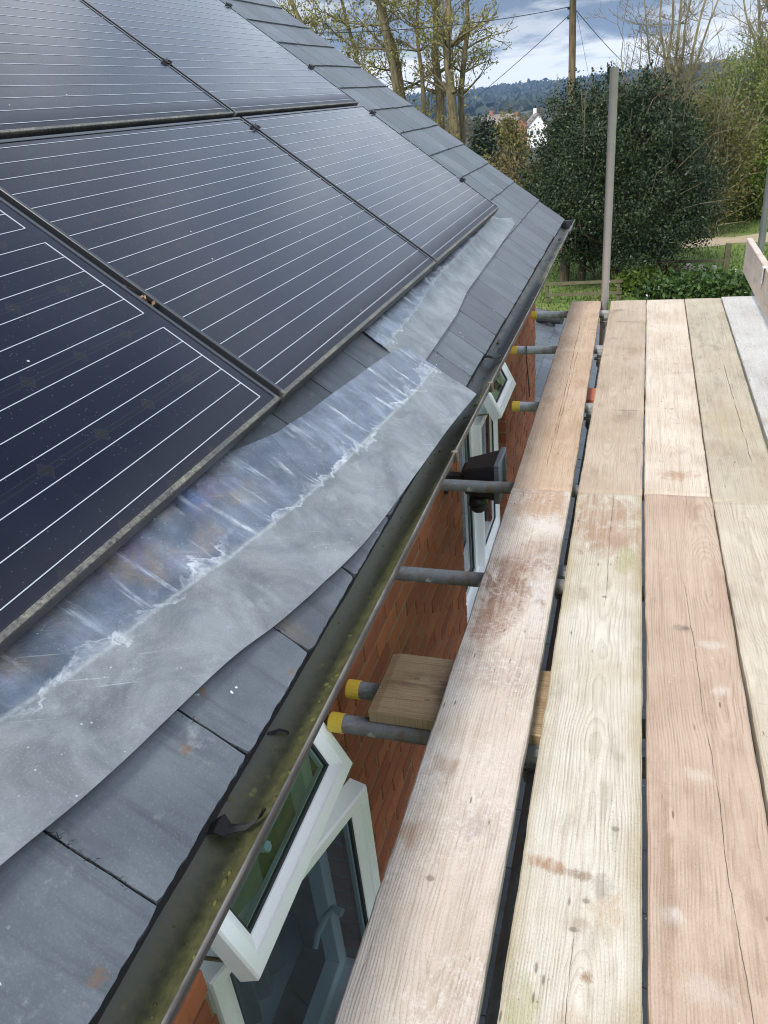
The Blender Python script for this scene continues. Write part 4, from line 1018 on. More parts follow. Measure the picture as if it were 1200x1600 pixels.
w4n = wood('plank_cream', (.38, .325, .25), (.225, .175, .12), (.46, .41, .33), cx=-.02, seed=8.8, contrast=.55, ring=.006, grime=.38,
    stains=[(-.03, .75, .05, .03, (.22, .16, .1), .6)], knots=[(-.06, .85, .012), (.04, 1.3, .01)])
w4f = wood('plank_olive', (.32, .27, .195), (.195, .152, .10), (.39, .345, .265), cx=.05, seed=9.5, contrast=.42, ring=.006, grime=.5,
    stains=[(.0, -.75, .1, .3, (.34, .265, .165), .5)], knots=[(.0, .3, .009)], cracks=[(.03, -.01, -1.2, .1, .0014)])
w5 = wood('plank_grey', (.36, .345, .325), (.24, .21, .18), (.45, .44, .425), cx=-.02, seed=10.2, contrast=.25, ring=.007, grime=.38, gritty=.5,
    stains=[(-.07, .75, .04, .2, (.33, .2, .11), .7), (-.04, -.35, .06, .3, (.31, .23, .15), .6), (.0, 1.9, .12, .5, (.46, .47, .48), .4)])
wpk = wood('offcut_brown', (.26, .175, .09), (.125, .075, .038), (.33, .24, .14), cx=.0, seed=11.5, contrast=.55, ring=.007, grime=.55, stains=[(-.02, .06, .05, .05, (.08, .05, .03), .8), (.05, -.1, .05, .06, (.12, .08, .04), .6)])
wtoe = wood('toe_board_pink', (.38, .31, .255), (.24, .18, .14), (.46, .395, .345), cx=.02, seed=12.7, contrast=.3, ring=.007, grime=.42, gritty=.35)

board('scaffold_board', -.401, -.171, Y0, -.399, -.181, YJ, w1n, 'pale near plank beside the house gap, dusted with cement and a rusty brown stain', z=.003)
board('scaffold_board', -.400, -.181, YJ + .004, -.416, -.216, YE, w1f, 'orange tan far plank beside the house gap, cracked lengthwise')
board('scaffold_board', -.130, .088, Y0, -.157, .066, YJ - .006, w2n, 'near plank with ridged pale grain and yellow green edges', z=.003)
board('scaffold_board', -.157, .066, YJ + .0, -.152, .0755, YE - .01, w2f, 'fawn far plank next to the upright pole, dark smudges near its end')
board('scaffold_board', .1025, .328, Y0, .074, .2955, YJ + .005, w3n, 'pinkish brown near plank with a thin crack and dark blot at the bottom corner', z=.003)
board('scaffold_board', .0735, .2945, YJ + .01, .0785, .313, YE - .01, w3f, 'palest far plank in the middle of the deck, brown scuff at its near end')
board('scaffold_board', .345, .57, Y0, .300, .523, YJ - .03, w4n, 'cream near plank along the right edge, straight even grain', z=.003)
board('scaffold_board', .2995, .523, YJ - .026, .3185, .538, YE - .0, w4f, 'olive grey far plank with a fine split, left of the grey plank')
board('scaffold_board', .532, .757, -.5, .545, .770, YE + .03, w5, 'grey white dusty plank beside the toe board')
# toe board on edge
tb = board('toe_board', -.1125, .1125, -.5, -.1125, .1125, 6.02, wtoe, None)
tb.rotation_euler = (0, R(-90), 0); tb.location = (.713, 2.76, .165)
tag(tb, 'pale plank standing on edge along the right side of the deck', 'toe board')
tcl = tag(link('toe_board_clip', bevelled(boxes('toe_board_clip', [(.700, .757, 5.0, 5.05, .2775, .283), (.700, .7045, 5.0, 5.05, .19, .2775), (.7525, .757, 5.0, 5.05, .19, .2775)]), .0012, 1), GALV), 'grey metal clip hooked over the toe board', 'clip')
# packer offcut
pk = board('plank_offcut', -.120, .120, -.24, -.120, .120, .24, wpk, None)
pk.location = (-.345, 1.497, -.0395); pk.rotation_euler = (0, 0, R(90)); tag(pk, 'short brown plank offcut laid across two steel tubes under the deck', 'plank')
rd = tag(link('red_plank', bevelled(boxes('red_plank', [(-.36, .36, -.085, .085, -.015, .015)]), .002, 1), REDPAINT), 'red painted plank below the deck, seen through the far slot', 'plank'); rd.location = (-.05, 3.83, -.086)

TUB = [(-.695, 1.383, -.101, 'YD', 'grey tube with yellow cap under the plank offcut, nearer of the pair'),
       (-.693, 1.515, -.101, 'YD', 'grey tube with yellow cap under the plank offcut, farther of the pair'),
       (-.705, 2.048, -.062, 'D', 'dark tube crossing the gap between the offcut and the floodlight'),
       (-.700, 2.712, -.062, 'D', 'dark tube crossing in front of the black floodlight'),
       (-.545, 3.608, -.062, 'Y', 'short grey tube with yellow cap just beyond the far open fanlight'),
       (-.692, 4.556, -.062, 'Y', 'long grey tube with yellow cap, a thin black cable hung over it'),
       (-.672, 5.375, -.062, 'Y', 'farthest grey tube with yellow cap, meeting the upright pole')]
for (xe, yy, zz, kind, lab) in TUB:
    o = tube('scaffold_tube', [(xe - xe, 0, 0), (1.5, 0, 0)], .0242, TUBED if 'D' in kind else TUBEL)
    o.location = (xe, yy, zz); o.rotation_euler = (0, 0, R(random.uniform(-.6, .6)))
    tag(o, lab, 'scaffold tube', 'tubes carrying the deck')
    if 'Y' in kind:
        v, f = tube_vf([(-.004, 0, 0), (.0, 0, 0), (.036, 0, 0)], [.022, .0262, .0262], 16); c = link('end_cap', mesh('end_cap', v, f), YELLOW, o)
ld = tube('scaffold_tube', [(0, -1.2, 0), (0, 5.75, 0)], .0242, TUBED); ld.location = (-.158, 0, -.152)
tag(ld, 'dark tube running lengthwise below the slot between the planks', 'scaffold tube', 'tubes carrying the deck')
for i, yc in enumerate((1.30, 2.10, 3.56, 4.51, 5.33)):
    v, f = tube_vf([(0, -.03, -.008), (0, .03, -.008)], .034, 12); v2, f2 = tube_vf([(-.03, 0, .046), (.03, 0, .046)], .034, 12, off=len(v))
    v3, f3 = tube_vf([(-.045, -.02, .02), (.045, -.02, .02)], .009, 8, off=len(v) + len(v2))
    c = tag(link('coupler', mesh('coupler', v + v2 + v3, f + f2 + f3), TUBED), None, None)
    c.location = (-.160, yc + (.045 if i else .083), -.13 if i else -.15)
    tag(c, ['rusty coupler in the slot just below the plank offcut', 'dark coupler in the slot beside the stained near plank', 'dark coupler in the slot just before the red plank', 'grey coupler in the slot at the second farthest tube', 'grey coupler at the foot of the upright pole'][i], 'coupler', 'couplers under the deck')
sp_ = tube('scaffold_pole', [(0, 0, GROUND), (0, 0, 1.386)], .0262, simple('pole_steel', (.52, .515, .50), .55, .35, var=.16, nscale=18, bumps=.12)); sp_.location = (-.193, 5.48, 0)
tag(sp_, 'tall upright scaffold pole in front of the dark holly', 'scaffold pole', 'upright scaffold poles')
s2 = tube('scaffold_pole', [(0, 0, GROUND), (0, 0, .86)], .0242, GALV); s2.location = (.838, 6.22, 0)
tag(s2, 'upright scaffold pole at the right edge behind the toe board', 'scaffold pole', 'upright scaffold poles')
# thin black cable over the fourth tube
cb = tube('cable', [(-.60, 4.60, -.09), (-.60, 4.575, -.045), (-.60, 4.545, -.034), (-.598, 4.52, -.05), (-.595, 4.51, -.12), (-.585, 4.49, -.2), (-.575, 4.46, -.26), (-.565, 4.40, -.30)], .0035, BLACKPL, n=6)
tag(cb, 'thin black cable looped over a tube at the house corner', 'cable')

# ================================================================== LOWER EXTENSION
ext = tag(empty('extension', (-.2, 4.5, GROUND)), 'low extension with a grey slate roof below the scaffold', 'extension')
EH = Vector(ext.location)
LS = R(14); LZ = -1.42
def lz(x): return LZ - (x - WALL_X) * math.tan(LS)
def epart(name, me, matl, par=None):
    o = link(name, me, matl, par or ext); o.matrix_local = Matrix.Translation(-EH) if par is None else Matrix.Identity(4); return o
LEX, LEY = .95, 10.6
epart('wall', boxes('wall', [(WALL_X + .01, LEX - .2, 1.0, LEY - .15, GROUND, lz(LEX) - .25), (-3.2, WALL_X + .01, 6.05, LEY - .15, GROUND, lz(LEX) - .25)]), simple('ext_brick', (.28, .10, .05), .9))
rv = []
for (x, y) in [(WALL_X + .003, -2), (LEX, -2), (LEX, LEY), (-3.2, LEY), (-3.2, WALL_END + .01), (WALL_X + .003, WALL_END + .01)]:
    rv.append((x, y, lz(x) - .015))
k = len(rv); rv += [(x, y, z - .12) for x, y, z in rv]
rf = epart('roof', mesh('roof', rv, [tuple(range(k)), tuple(reversed(range(k, 2 * k)))] + [(i, i + k, (i + 1) % k + k, (i + 1) % k) for i in range(k)]), DECKM)
LSl = []
for _ in range(6):
    me = slate_mesh(.296, .5, .003); me.materials.append(SLATE2); LSl.append(me)
def lay2(x, y, me):
    eu = Vector((0, -1, 0)); ev = Vector((-math.cos(LS), 0, math.sin(LS))); ew = Vector((math.sin(LS), 0, math.cos(LS)))
    mx = frame3((x, y, lz(x) + .002), Vector((0, 1, 0)), ev, ew) @ Matrix.Rotation(-.024 + random.uniform(-.004, .004), 4, 'X') @ Matrix.Rotation(random.uniform(-.008, .008), 4, 'Z')
    o = link('slate', me, None, rf); o.matrix_local = mx
nsl = 0; restv, restf = [], []
for c in range(0, 17):
    x = LEX - c * .21
    y = -.9 + (.15 if c % 2 else 0)
    while y < LEY - .1:
        ok = x - .48 > WALL_X or y > WALL_END + .2
        if x - .48 <= WALL_X and y <= WALL_END + .2: ok = False
        vis = -.62 < x < .25 or y > 6.0
        if ok and vis and nsl < 300: lay2(x, y, random.choice(LSl)); nsl += 1
        elif ok:
            k = len(restv); ev = Vector((-math.cos(LS), 0, math.sin(LS))); ew = Vector((math.sin(LS), 0, math.cos(LS))); b0 = Vector((x, y, lz(x)))
            for (a_, c_, h_) in ((-.148, 0, .022), (.148, 0, .022), (.148, .5, .009), (-.148, .5, .009), (-.148, 0, .014), (.148, 0, .014)): restv.append(b0 + Y * a_ + ev * c_ + ew * h_)
            restf += [(k, k + 1, k + 2, k + 3), (k + 4, k + 5, k + 1, k)]
        y += .3
tag(link('slating', mesh('slating', restv, restf), SLATE2, rf), kind='stuff')
# abutment upstand: slates run to the wall
epart('flashing', boxes('flashing', [(WALL_X + .002, WALL_X + .05, -1, WALL_END, LZ - .01, LZ + .09)]), MATS['lead_far'] if False else simple('flashing_lead', (.2, .22, .23), .5))
vt = tag(empty('roof_vent', (-1.0, 9.86, lz(-1.0))), 'dark round vent cowl lying on the low slate roof', 'vent')
v, f = tube_vf([(-.16, .05, .11), (.15, -.04, .10)], [.075, .07], 16); link('cowl', mesh('cowl', v, f), BLACKPL, vt, False)
v, f = tube_vf([(.0, .0, -.01), (.0, .0, .06)], [.06, .055], 12); link('base', mesh('base', v, f), BLACKPL, vt)

# ================================================================== PLANTS
def leaves_np(cent, size, aspect=.5, up=0.0, rng=RNG):
    n = len(cent)
    a = rng.normal(size=(n, 3)); a[:, 2] += up; a /= np.linalg.norm(a, axis=1)[:, None]
    b = rng.normal(size=(n, 3)); b -= (b * a).sum(1)[:, None] * a; b /= np.linalg.norm(b, axis=1)[:, None]
    s = (size * rng.uniform(.6, 1.35, n))[:, None]
    c = np.cross(a, b) * s * .12
    V = np.empty((n, 4, 3)); V[:, 0] = cent - a * s; V[:, 1] = cent + b * s * aspect + c; V[:, 2] = cent + a * s; V[:, 3] = cent - b * s * aspect + c
    q = np.arange(n * 4).reshape(n, 4); return V.reshape(-1, 3), q
class Wood:
    def __init__(s): s.V = []; s.F = []; s.tips = []
    def limb(s, pts, rads, n=5):
        v, f = tube_vf(pts, rads, n, cap=False, off=len(s.V)); s.V += v; s.F += f
    def grow(s, p, d, ln, r, lev, rnd, spread=.6, kids=(3, 5), gn=.12, wig=.18, minr=.006, upb=.15):
        n = 5 if lev > 1 else 4
        pts = [Vector(p)]; rads = [r]; d = Vector(d).normalized()
        for i in range(n):
            d = (d + Vector((rnd.gauss(0, wig), rnd.gauss(0, wig), rnd.gauss(0, wig) + upb * .3)) * .6).normalized()
            pts.append(pts[-1] + d * (ln / n)); rads.append(max(r * (1 - .75 * (i + 1) / n), minr))
        s.limb(pts, rads, 6 if lev > 2 else (4 if lev > 0 else 3))
        if lev == 0: s.tips += pts[1:]; return
        if lev == 1: s.tips += pts[2:]
        for _ in range(rnd.randint(*kids)):
            t = rnd.uniform(.3, 1.0); i = min(int(t * n), n - 1); q = pts[i].lerp(pts[i + 1], t * n - i)
            ax = Vector((rnd.gauss(0, 1), rnd.gauss(0, 1), rnd.gauss(0, .5) + upb)).normalized()
            nd = (d * (1 - spread * .5) + ax * spread).normalized()
            s.grow(q, nd, ln * rnd.uniform(.42, .68), max(rads[i] * rnd.uniform(.4, .6), minr), lev - 1, rnd, spread, kids, gn, wig, minr, upb)
def tree(name, label, cat, group, base, stems, leafm, barkm, nleaf, lsize, seed, lev=2, kids=(3, 5), minr=.008, wig=.14, spread=.6, side=1.0, jit=.35, aspect=.5):
    """stems: list of polylines (offset from base) with base radius; side limbs grow from each"""
    rnd = random.Random(seed); wd = Wood()
    for (pts, r0, nside, z0) in stems:
        pts = [Vector(p) for p in pts]
        # resample with a slight wander
        fine = []
        for i in range(len(pts) - 1):
            for k in range(4): fine.append(pts[i].lerp(pts[i + 1], k / 4))
        fine.append(pts[-1])
        fine = [p + Vector((rnd.gauss(0, .05), rnd.gauss(0, .05), 0)) if 0 < i < len(fine) - 1 else p for i, p in enumerate(fine)]
        L = len(fine); rads = [max(r0 * (1 - .82 * i / (L - 1)), minr) for i in range(L)]
        wd.limb(fine, rads, 8)
        for _ in range(nside):
            i = rnd.randint(1, L - 2)
            if fine[i].z < z0: continue
            ax = Vector((rnd.gauss(0, 1), rnd.gauss(0, 1), rnd.uniform(.1, 1.0))).normalized()
            wd.grow(fine[i], ax, side * rnd.uniform(.6, 1.5) * (1.15 - .6 * i / L), max(rads[i] * .45, minr), lev, rnd, spread, kids, minr=minr, wig=wig)
    root = tag(empty(name, base), label, cat, group)
    link('trunk', mesh('trunk', wd.V, wd.F), barkm, root, True)
    if nleaf and wd.tips:
        tp = np.array([tuple(p) for p in wd.tips]); rg = np.random.default_rng(seed)
        idx = rg.integers(0, len(tp), nleaf); c = tp[idx] + rg.normal(0, jit, (nleaf, 3))
        v, q = leaves_np(c, lsize, aspect, rng=rg); link('crown', mesh_np('crown', v, q), leafm, root)
    return root
def blob_plant(name, label, cat, group, base, size, ncl, per, lsize, leafm, seed, trunkm=None, trunk=None, shell=.75, cl=.16, flat=0.0, lump=.25, aspect=.5, twigs=0, twigm=None, part='foliage', shoots=0):
    """dense plant: clumps of leaves spread through a lumpy ellipsoid volume, gaps between them"""
    rg = np.random.default_rng(seed); rnd = random.Random(seed)
    d = rg.normal(size=(ncl, 3)); d /= np.linalg.norm(d, axis=1)[:, None]
    r = shell + (1 - shell) * rg.random(ncl) ** .5
    lum = np.array([1 + lump * mnoise.noise(Vector((a[0] * 1.9 + seed, a[1] * 1.9, a[2] * 1.9))) + lump * .5 * mnoise.noise(Vector((a[0] * 5 + seed, a[1] * 5, a[2] * 5))) for a in d])
    cen = d * (r * lum)[:, None] * np.array(size)
    cen[:, 2] += size[2]
    cen[:, 2] = np.maximum(cen[:, 2], flat)
    cc = np.repeat(cen, per, 0) + rg.normal(0, cl, (ncl * per, 3)) * np.repeat(rg.uniform(.6, 1.5, ncl), per)[:, None]
    if shoots:                                                     # young shoots breaking the outline
        ex = []
        for k in range(shoots):
            a = cen[rg.integers(0, ncl)]; o_ = (a - np.array([0, 0, size[2] * .8])) / np.array(size); L_ = np.linalg.norm(o_)
            if L_ < .75: continue
            dr = o_ / L_ + np.array([0, 0, .8]) + rg.normal(0, .25, 3); dr /= np.linalg.norm(dr)
            tt = rg.random(46)[:, None]; ex.append(a + dr * tt * rg.uniform(.35, .8) + rg.normal(0, .055, (46, 3)) * (1.15 - tt))
        if ex: cc = np.concatenate([cc] + ex)
    cc[:, 2] = np.maximum(cc[:, 2], .02)
    v, q = leaves_np(cc, lsize, aspect, rng=rg)
    root = tag(empty(name, base), label, cat, group)
    link(part, mesh_np(part, v, q), leafm, root)
    if trunk or twigs:
        wd = Wood()
        for st in (trunk or []): wd.limb([Vector(p) for p in st[0]], st[1], 8)
        for _ in range(twigs):
            a = cen[rnd.randrange(ncl)]; a = Vector(a); st = Vector((a.x * .4, a.y * .4, max(a.z * .35, .1)))
            mid = st.lerp(a, .55) + Vector((rnd.gauss(0, .25), rnd.gauss(0, .25), rnd.gauss(0, .25))); e = st.lerp(a, 1.12) + Vector((rnd.gauss(0, .2), rnd.gauss(0, .2), rnd.gauss(0, .25)))
            wd.limb([st, mid, e, e + (e - mid) * .35 + Vector((rnd.gauss(0, .2), rnd.gauss(0, .2), rnd.gauss(0, .2)))], [.03, .022, .014, .008], 4)
        link('trunk' if trunk else 'stems', mesh('trunk', wd.V, wd.F), twigm or trunkm, root, True)
    return root

BARK = bark_mat('bark_warm', (.07, .058, .028), (.16, .13, .07)); BARKG = bark_mat('bark_grey', (.11, .095, .05), (.24, .21, .125)); BARKD = bark_mat('bark_dark', (.05, .04, .025), (.12, .09, .05))
L_SPRING = leaf_mat('spring_leaf', (.14, .14, .035), (.32, .30, .085), .55, .4)
L_OLIVE = leaf_mat('olive_leaf', (.06, .065, .016), (.19, .165, .05), .6, .3)
L_HOLLY = leaf_mat('holly_leaf', (.007, .017, .006), (.036, .054, .019), .5, .08, .3)
L_IVY = leaf_mat('ivy_leaf', (.06, .11, .012), (.20, .27, .04), .45, .3)
L_TWIG = leaf_mat('twiggy_leaf', (.07, .105, .018), (.19, .235, .055), .65, .25)
L_LAUREL = leaf_mat('laurel_leaf', (.02, .05, .01), (.075, .125, .03), .3, .25, .5)
L_BROWN = leaf_mat('bramble_leaf', (.06, .05, .02), (.17, .125, .05), .7, .2)
L_PINE = leaf_mat('conifer_leaf', (.012, .024, .014), (.035, .055, .03), .6, .1)

# dark holly behind the deck
blob_plant('holly_tree', 'dense dark green holly tree right behind the scaffold pole', 'tree', None, (-.75, 27.3, GROUND), (2.75, 2.6, 2.85), 1500, 90, .046, L_HOLLY, 5, trunkm=BARKD,
    trunk=[([(-1.55, -.3, 0), (-1.5, -.2, 1.5), (-1.1, 0, 3.5)], [.17, .14, .08]), ([(-1.0, .1, 0), (-.95, 0, 1.5), (-.3, 0, 3.8)], [.13, .11, .06]), ([(.25, -.2, 0), (.3, -.1, 1.6), (.1, 0, 4.2)], [.16, .13, .07])], shell=.5, cl=.19, flat=1.15, lump=.5, twigs=120, shoots=210)
# left group: tall spring trees
LT = [(-14.6, 5.6, -13.2, 1.8, .2, 'spring tree farthest left, mostly hidden by the slate roof'), (-12.6, 5.4, -11.9, 1.8, .14, 'thin leaning spring tree just above the roof verge'), (-10.95, 5.1, -10.45, 1.8, .20, 'slender leaning tree with pale spring leaves, nearest the roof edge'), (-10.72, 5.1, -10.15, 1.6, .23, 'stout leaning trunk with pale spring leaves, second from the roof edge'),
      (-9.30, 4.9, -9.35, 1.5, .13, 'thin straight tree with sparse yellow leaves between two stouter trunks'), (-8.80, 4.9, -8.85, 1.5, .26, 'thick ivy clad trunk with sparse leaves in the middle of the left trees'),
      (-7.85, 4.8, -7.85, 1.5, .26, 'thick straight trunk with yellow green leaves, left of the wires'), (-7.22, 4.7, -7.60, 1.4, .17, 'tree with trunk leaning right and yellow green twigs near the open sky')]
for i, (xh, zh, xl, zl, r0, lab) in enumerate(LT):
    sl = (xh - xl) / (zh - zl); xb = xl + sl * (GROUND - zl) * .5
    stem = [(0, 0, 0), (xl - xb, 0, zl - GROUND), (xh - xb, .1, zh - GROUND), (xh - xb + sl * 4, .3, zh - GROUND + 5)]
    tree('spring_tree', lab, 'tree', 'spring trees left of the wires', (xb, 36 + (i % 3) * .9, GROUND), [(stem, r0 * 1.05, 28, 4.6)], L_SPRING, BARK, 1900, .065, 20 + i, lev=2, kids=(3, 4), minr=.012, side=1.5, jit=.16)
# olive and brown understorey below them
for i, (x, y, sz, lm_, lab) in enumerate([(-8.6, 34.2, (1.7, 1.3, 2.75), L_OLIVE, 'olive green thicket at the foot of the spring trees'), (-6.2, 33.4, (1.7, 1.4, 1.85), L_OLIVE, 'brownish yellow bush left of the holly'),
        (-4.7, 31.5, (1.35, 1.3, 1.8), L_BROWN, 'brown twiggy bush against the left flank of the holly'), (-10.6, 35.0, (1.9, 1.3, 3.2), L_OLIVE, 'olive thicket half hidden by the slate roof')]):
    blob_plant('bush', lab, 'bush', 'bushes between the roof and the holly', (x, y, GROUND), sz, 420, 26, .07, lm_, 40 + i, shell=.35, cl=.26, lump=.35, twigs=70, twigm=BARK)
blob_plant('conifer', 'small dark conifer top left of the distant houses', 'tree', None, (-9.4, 52, GROUND - .3), (.8, .8, 2.6), 160, 40, .11, L_PINE, 61, shell=.3, cl=.2, part='crown')
blob_plant('round_tree', 'yellow green round tree top beside the distant houses', 'tree', None, (-9.6, 62, GROUND - .7), (1.5, 1.4, 2.55), 260, 30, .12, L_OLIVE, 62, shell=.4, cl=.3, part='crown')
# right: bare trees
fan = []
rnd = random.Random(3)
for (a0, x1, x2, r0) in [(-.10, -.35, -.85, .085), (-.05, -.15, -.25, .11), (.02, .05, .12, .12), (.05, .2, .55, .09), (.1, .5, 1.35, .10), (.12, .75, 2.1, .08), (-.15, -.7, -1.7, .06)]:
    fan.append(([(a0 * .5, rnd.uniform(-.1, .1), 0), (a0, 0, 4.6), (x1, rnd.uniform(-.3, .3), 6.4), (x2, rnd.uniform(-.5, .5), 10.5)], r0, 26, 4.5))
tree('bare_tree', 'bare many stemmed tree fanning up behind the holly', 'tree', None, (.86, 32.2, GROUND), fan, L_TWIG, BARKG, 700, .035, 77, lev=2, kids=(3, 5), minr=.006, side=1.2, jit=.05)
fan = []
for (a0, x1, x2, r0) in [(-.1, -.45, -1.2, .10), (.0, -.1, -.35, .14), (.1, .15, .25, .13), (.2, .7, 1.4, .1), (-.2, -.9, -2.1, .07)]:
    fan.append(([(a0 * .5, rnd.uniform(-.1, .1), 0), (a0, 0, 5.2), (x1, rnd.uniform(-.3, .3), 7.0), (x2, rnd.uniform(-.5, .5), 10.8)], r0, 16, 5.0))
tree('bare_tree', 'bare branching tree at the far right above the scrub', 'tree', None, (5.0, 42.5, GROUND), [([(x * 1.27, y_, z * 1.15) for x, y_, z in p_], r_ * 1.2, n_ + 8, z_ * 1.15) for (p_, r_, n_, z_) in fan], L_TWIG, BARKG, 700, .035, 78, lev=2, kids=(3, 5), minr=.006, side=1.3, jit=.05)
fan = [([(0, 0, 0), (-.1, 0, 4.2), (-.35, 0, 6.2), (-.6, 0, 8.2)], .05, 14, 4.2), ([(0.1, 0, 0), (.2, 0, 4.2), (.2, 0, 6.2), (.35, 0, 7.8)], .045, 12, 4.2), ([(0.2, 0, 0), (.5, 0, 4.2), (.9, 0, 6.2), (1.2, 0, 7.8)], .04, 12, 4.2)]
tree('bare_sapling', 'thin bare saplings rising behind the top of the scaffold pole', 'tree', None, (-.55, 33.5, GROUND), fan, L_TWIG, BARKG, 250, .03, 79, lev=2, kids=(2, 4), minr=.005, side=.9, jit=.04)
# right scrub
blob_plant('scrub', 'tangled pale twiggy scrub below the bare trees on the right', 'scrub', 'scrub on the right', (4.6, 40.0, GROUND), (3.0, 1.8, 3.4), 640, 56, .058, L_TWIG, 81, shell=.45, cl=.24, lump=.3, twigs=260, twigm=BARKG)
blob_plant('scrub', 'tall grey green scrub at the right edge of the picture', 'scrub', 'scrub on the right', (7.4, 40.4, GROUND), (2.8, 1.9, 4.0), 640, 56, .06, L_TWIG, 82, shell=.45, cl=.25, lump=.3, twigs=240, twigm=BARKG)
blob_plant('ivy_bush', 'bright green ivy bush at the foot of the scrub', 'bush', None, (4.5, 38.6, GROUND), (1.6, .9, 1.75), 340, 40, .06, L_IVY, 83, shell=.5, cl=.17, lump=.3, twigs=30, twigm=BARK)
blob_plant('ivy_bush', 'yellow green ivy mass at the right edge above the lawn', 'bush', None, (5.95, 38.9, GROUND), (1.5, 1.0, 2.1), 340, 40, .06, L_IVY, 84, shell=.5, cl=.17, lump=.3, twigs=30, twigm=BARK)
blob_plant('brown_bush', 'brownish hedge shrub behind the crown of the holly', 'bush', None, (1.9, 35.5, GROUND), (2.2, 1.4, 2.7), 420, 40, .06, L_OLIVE, 85, shell=.4, cl=.26, lump=.3, twigs=160, twigm=BARKG)
# laurel hedge and low growth in front of the lawn
blob_plant('laurel_hedge', 'low glossy laurel hedge just beyond the end of the deck', 'hedge', None, (1.95, 25.0, GROUND), (1.75, .7, .27), 330, 30, .085, L_LAUREL, 90, shell=.3, cl=.12, lump=.2)
blob_plant('low_bush', 'low green bush below the holly, left of the laurel hedge', 'bush', None, (.05, 25.6, GROUND), (.7, .6, .38), 110, 28, .075, L_IVY, 91, shell=.3, cl=.12, lump=.2)
blob_plant('fern_clump', 'rusty brown clump of dead fern beside the laurel hedge', 'plant', None, (.85, 26.9, GROUND), (.65, .4, .22), 60, 22, .075, L_BROWN, 92, shell=.2, cl=.12, lump=.2)
# grass over the near lawn
n_ = 26000
cx_ = np.column_stack([RNG.uniform(-6, 9, n_), RNG.uniform(23, 42, n_), np.full(n_, GROUND)])
keep = ~((cx_[:, 0] > 1.4) & (abs(cx_[:, 1] - 34.2) < 1.35)); cx_ = cx_[keep]; n_ = len(cx_)
hgt = RNG.uniform(.05, .14, n_); ang = RNG.uniform(0, 6.28, n_); wdt = RNG.uniform(.012, .03, n_)
dx = np.column_stack([np.cos(ang), np.sin(ang), np.zeros(n_)]) * wdt[:, None]; ln = np.column_stack([RNG.normal(0, .03, n_), RNG.normal(0, .03, n_), hgt])
Vg = np.empty((n_, 4, 3)); Vg[:, 0] = cx_ - dx; Vg[:, 1] = cx_ + dx; Vg[:, 2] = cx_ + dx * .2 + ln; Vg[:, 3] = cx_ - dx * .2 + ln
L_GRASS = leaf_mat('grass_blade', (.06, .11, .015), (.15, .20, .045), .6, .3)
tag(link('grass', mesh_np('grass', Vg.reshape(-1, 3), np.arange(n_ * 4).reshape(-1, 4)), L_GRASS), 'rough green grass on the lawn beyond the deck', kind='stuff')
# pile of pale stones/cuttings by the fence post
V, F = [], []
for k in range(60):
    v, f = box_vf(-.09, .09, -.07, .07, -.04, .05, off=len(V)); mx = Matrix.Translation((1.75 + random.gauss(0, .38), 28.2 + random.gauss(0, .25), GROUND + random.uniform(.02, .18))) @ Matrix.Rotation(random.uniform(0, 6), 4, 'Z') @ Matrix.Rotation(random.uniform(-.6, .6), 4, 'X') @ Matrix.Scale(random.uniform(.4, 1.1), 4)
    V += [mx @ Vector(q) for q in v]; F += f
tag(link('rubble', mesh('rubble', V, F), simple('pale_stone', (.36, .32, .27), .9, var=.2, nscale=12)), 'heap of pale rubble on the grass near the old post', kind='stuff')

# ================================================================== FENCES, POLE, WIRES
OLDW = wood('fence_timber', (.075, .07, .035), (.04, .036, .018), (.115, .105, .06), seed=21, contrast=.4, grime=.4)
def fence(label, posts, rails, base):
    root = tag(empty('fence', base), label, 'fence', 'old timber fences on the lawn')
    for (x, y, h, wd) in posts:
        o = link('post', bevelled(boxes('post', [(-wd / 2, wd / 2, -wd / 2, wd / 2, -.05, h)]), .01, 1), OLDW, root); o.location = (x, y, 0); o.rotation_euler = (R(random.uniform(-2, 2)), R(random.uniform(-2, 2)), 0)
    for (x0, y0, x1, y1, z) in rails:
        L = math.hypot(x1 - x0, y1 - y0); o = link('rail', boxes('rail', [(0, L, -.02, .02, -.045, .045)]), OLDW, root); o.location = (x0, y0, z); o.rotation_euler = (0, R(random.uniform(-.5, .5)), math.atan2(y1 - y0, x1 - x0))
fence('mossy low timber fence in front of the holly trunks, by the house corner', [(0, 0, .66, .11), (2.1, .05, .64, .1)], [(-.05, -.07, 2.2, -.02, .62), (-.05, -.07, 2.2, -.02, .28)], (-2.58, 24.5, GROUND))
fence('weathered fence with one leaning stout post between the laurel hedge and path', [(0, 0, 1.15, .17), (-2.0, .3, 1.0, .1)], [(-2.0, .18, .0, .0, .62)], (2.68, 27.0, GROUND))
UP = Vector((-2.72, 34, GROUND))
up = tag(empty('utility_pole', UP), 'tall brown wooden utility pole behind the holly', 'utility pole')
tube('shaft', [(0.03, 0, 0), (0, 0, 4.5), (-.04, 0, 9.9)], [.155, .14, .115], bark_mat('pole_timber', (.14, .095, .055), (.25, .18, .11)), up, n=12)
for dz in (8.12, 8.42):
    tube('insulator', [(-.22, 0, dz), (-.10, 0, dz)], .045, BLACKPL, up, n=8)
def wire(p0, p1, sag, r, label):
    p0, p1 = Vector(p0), Vector(p1); pts = []
    for i in range(25):
        a = i / 24; q = p0.lerp(p1, a); q.z -= sag * 4 * a * (1 - a); pts.append(q)
    o = tube('overhead_wire', [q - p0 for q in pts], r, BLACKPL, n=6); o.location = p0
    tag(o, label, 'wire', 'wires from the utility pole')
wire((UP.x - .12, 34, 3.86), (-10.6, 25, 3.5), .22, .014, 'upper black wire crossing in front of the spring trees')
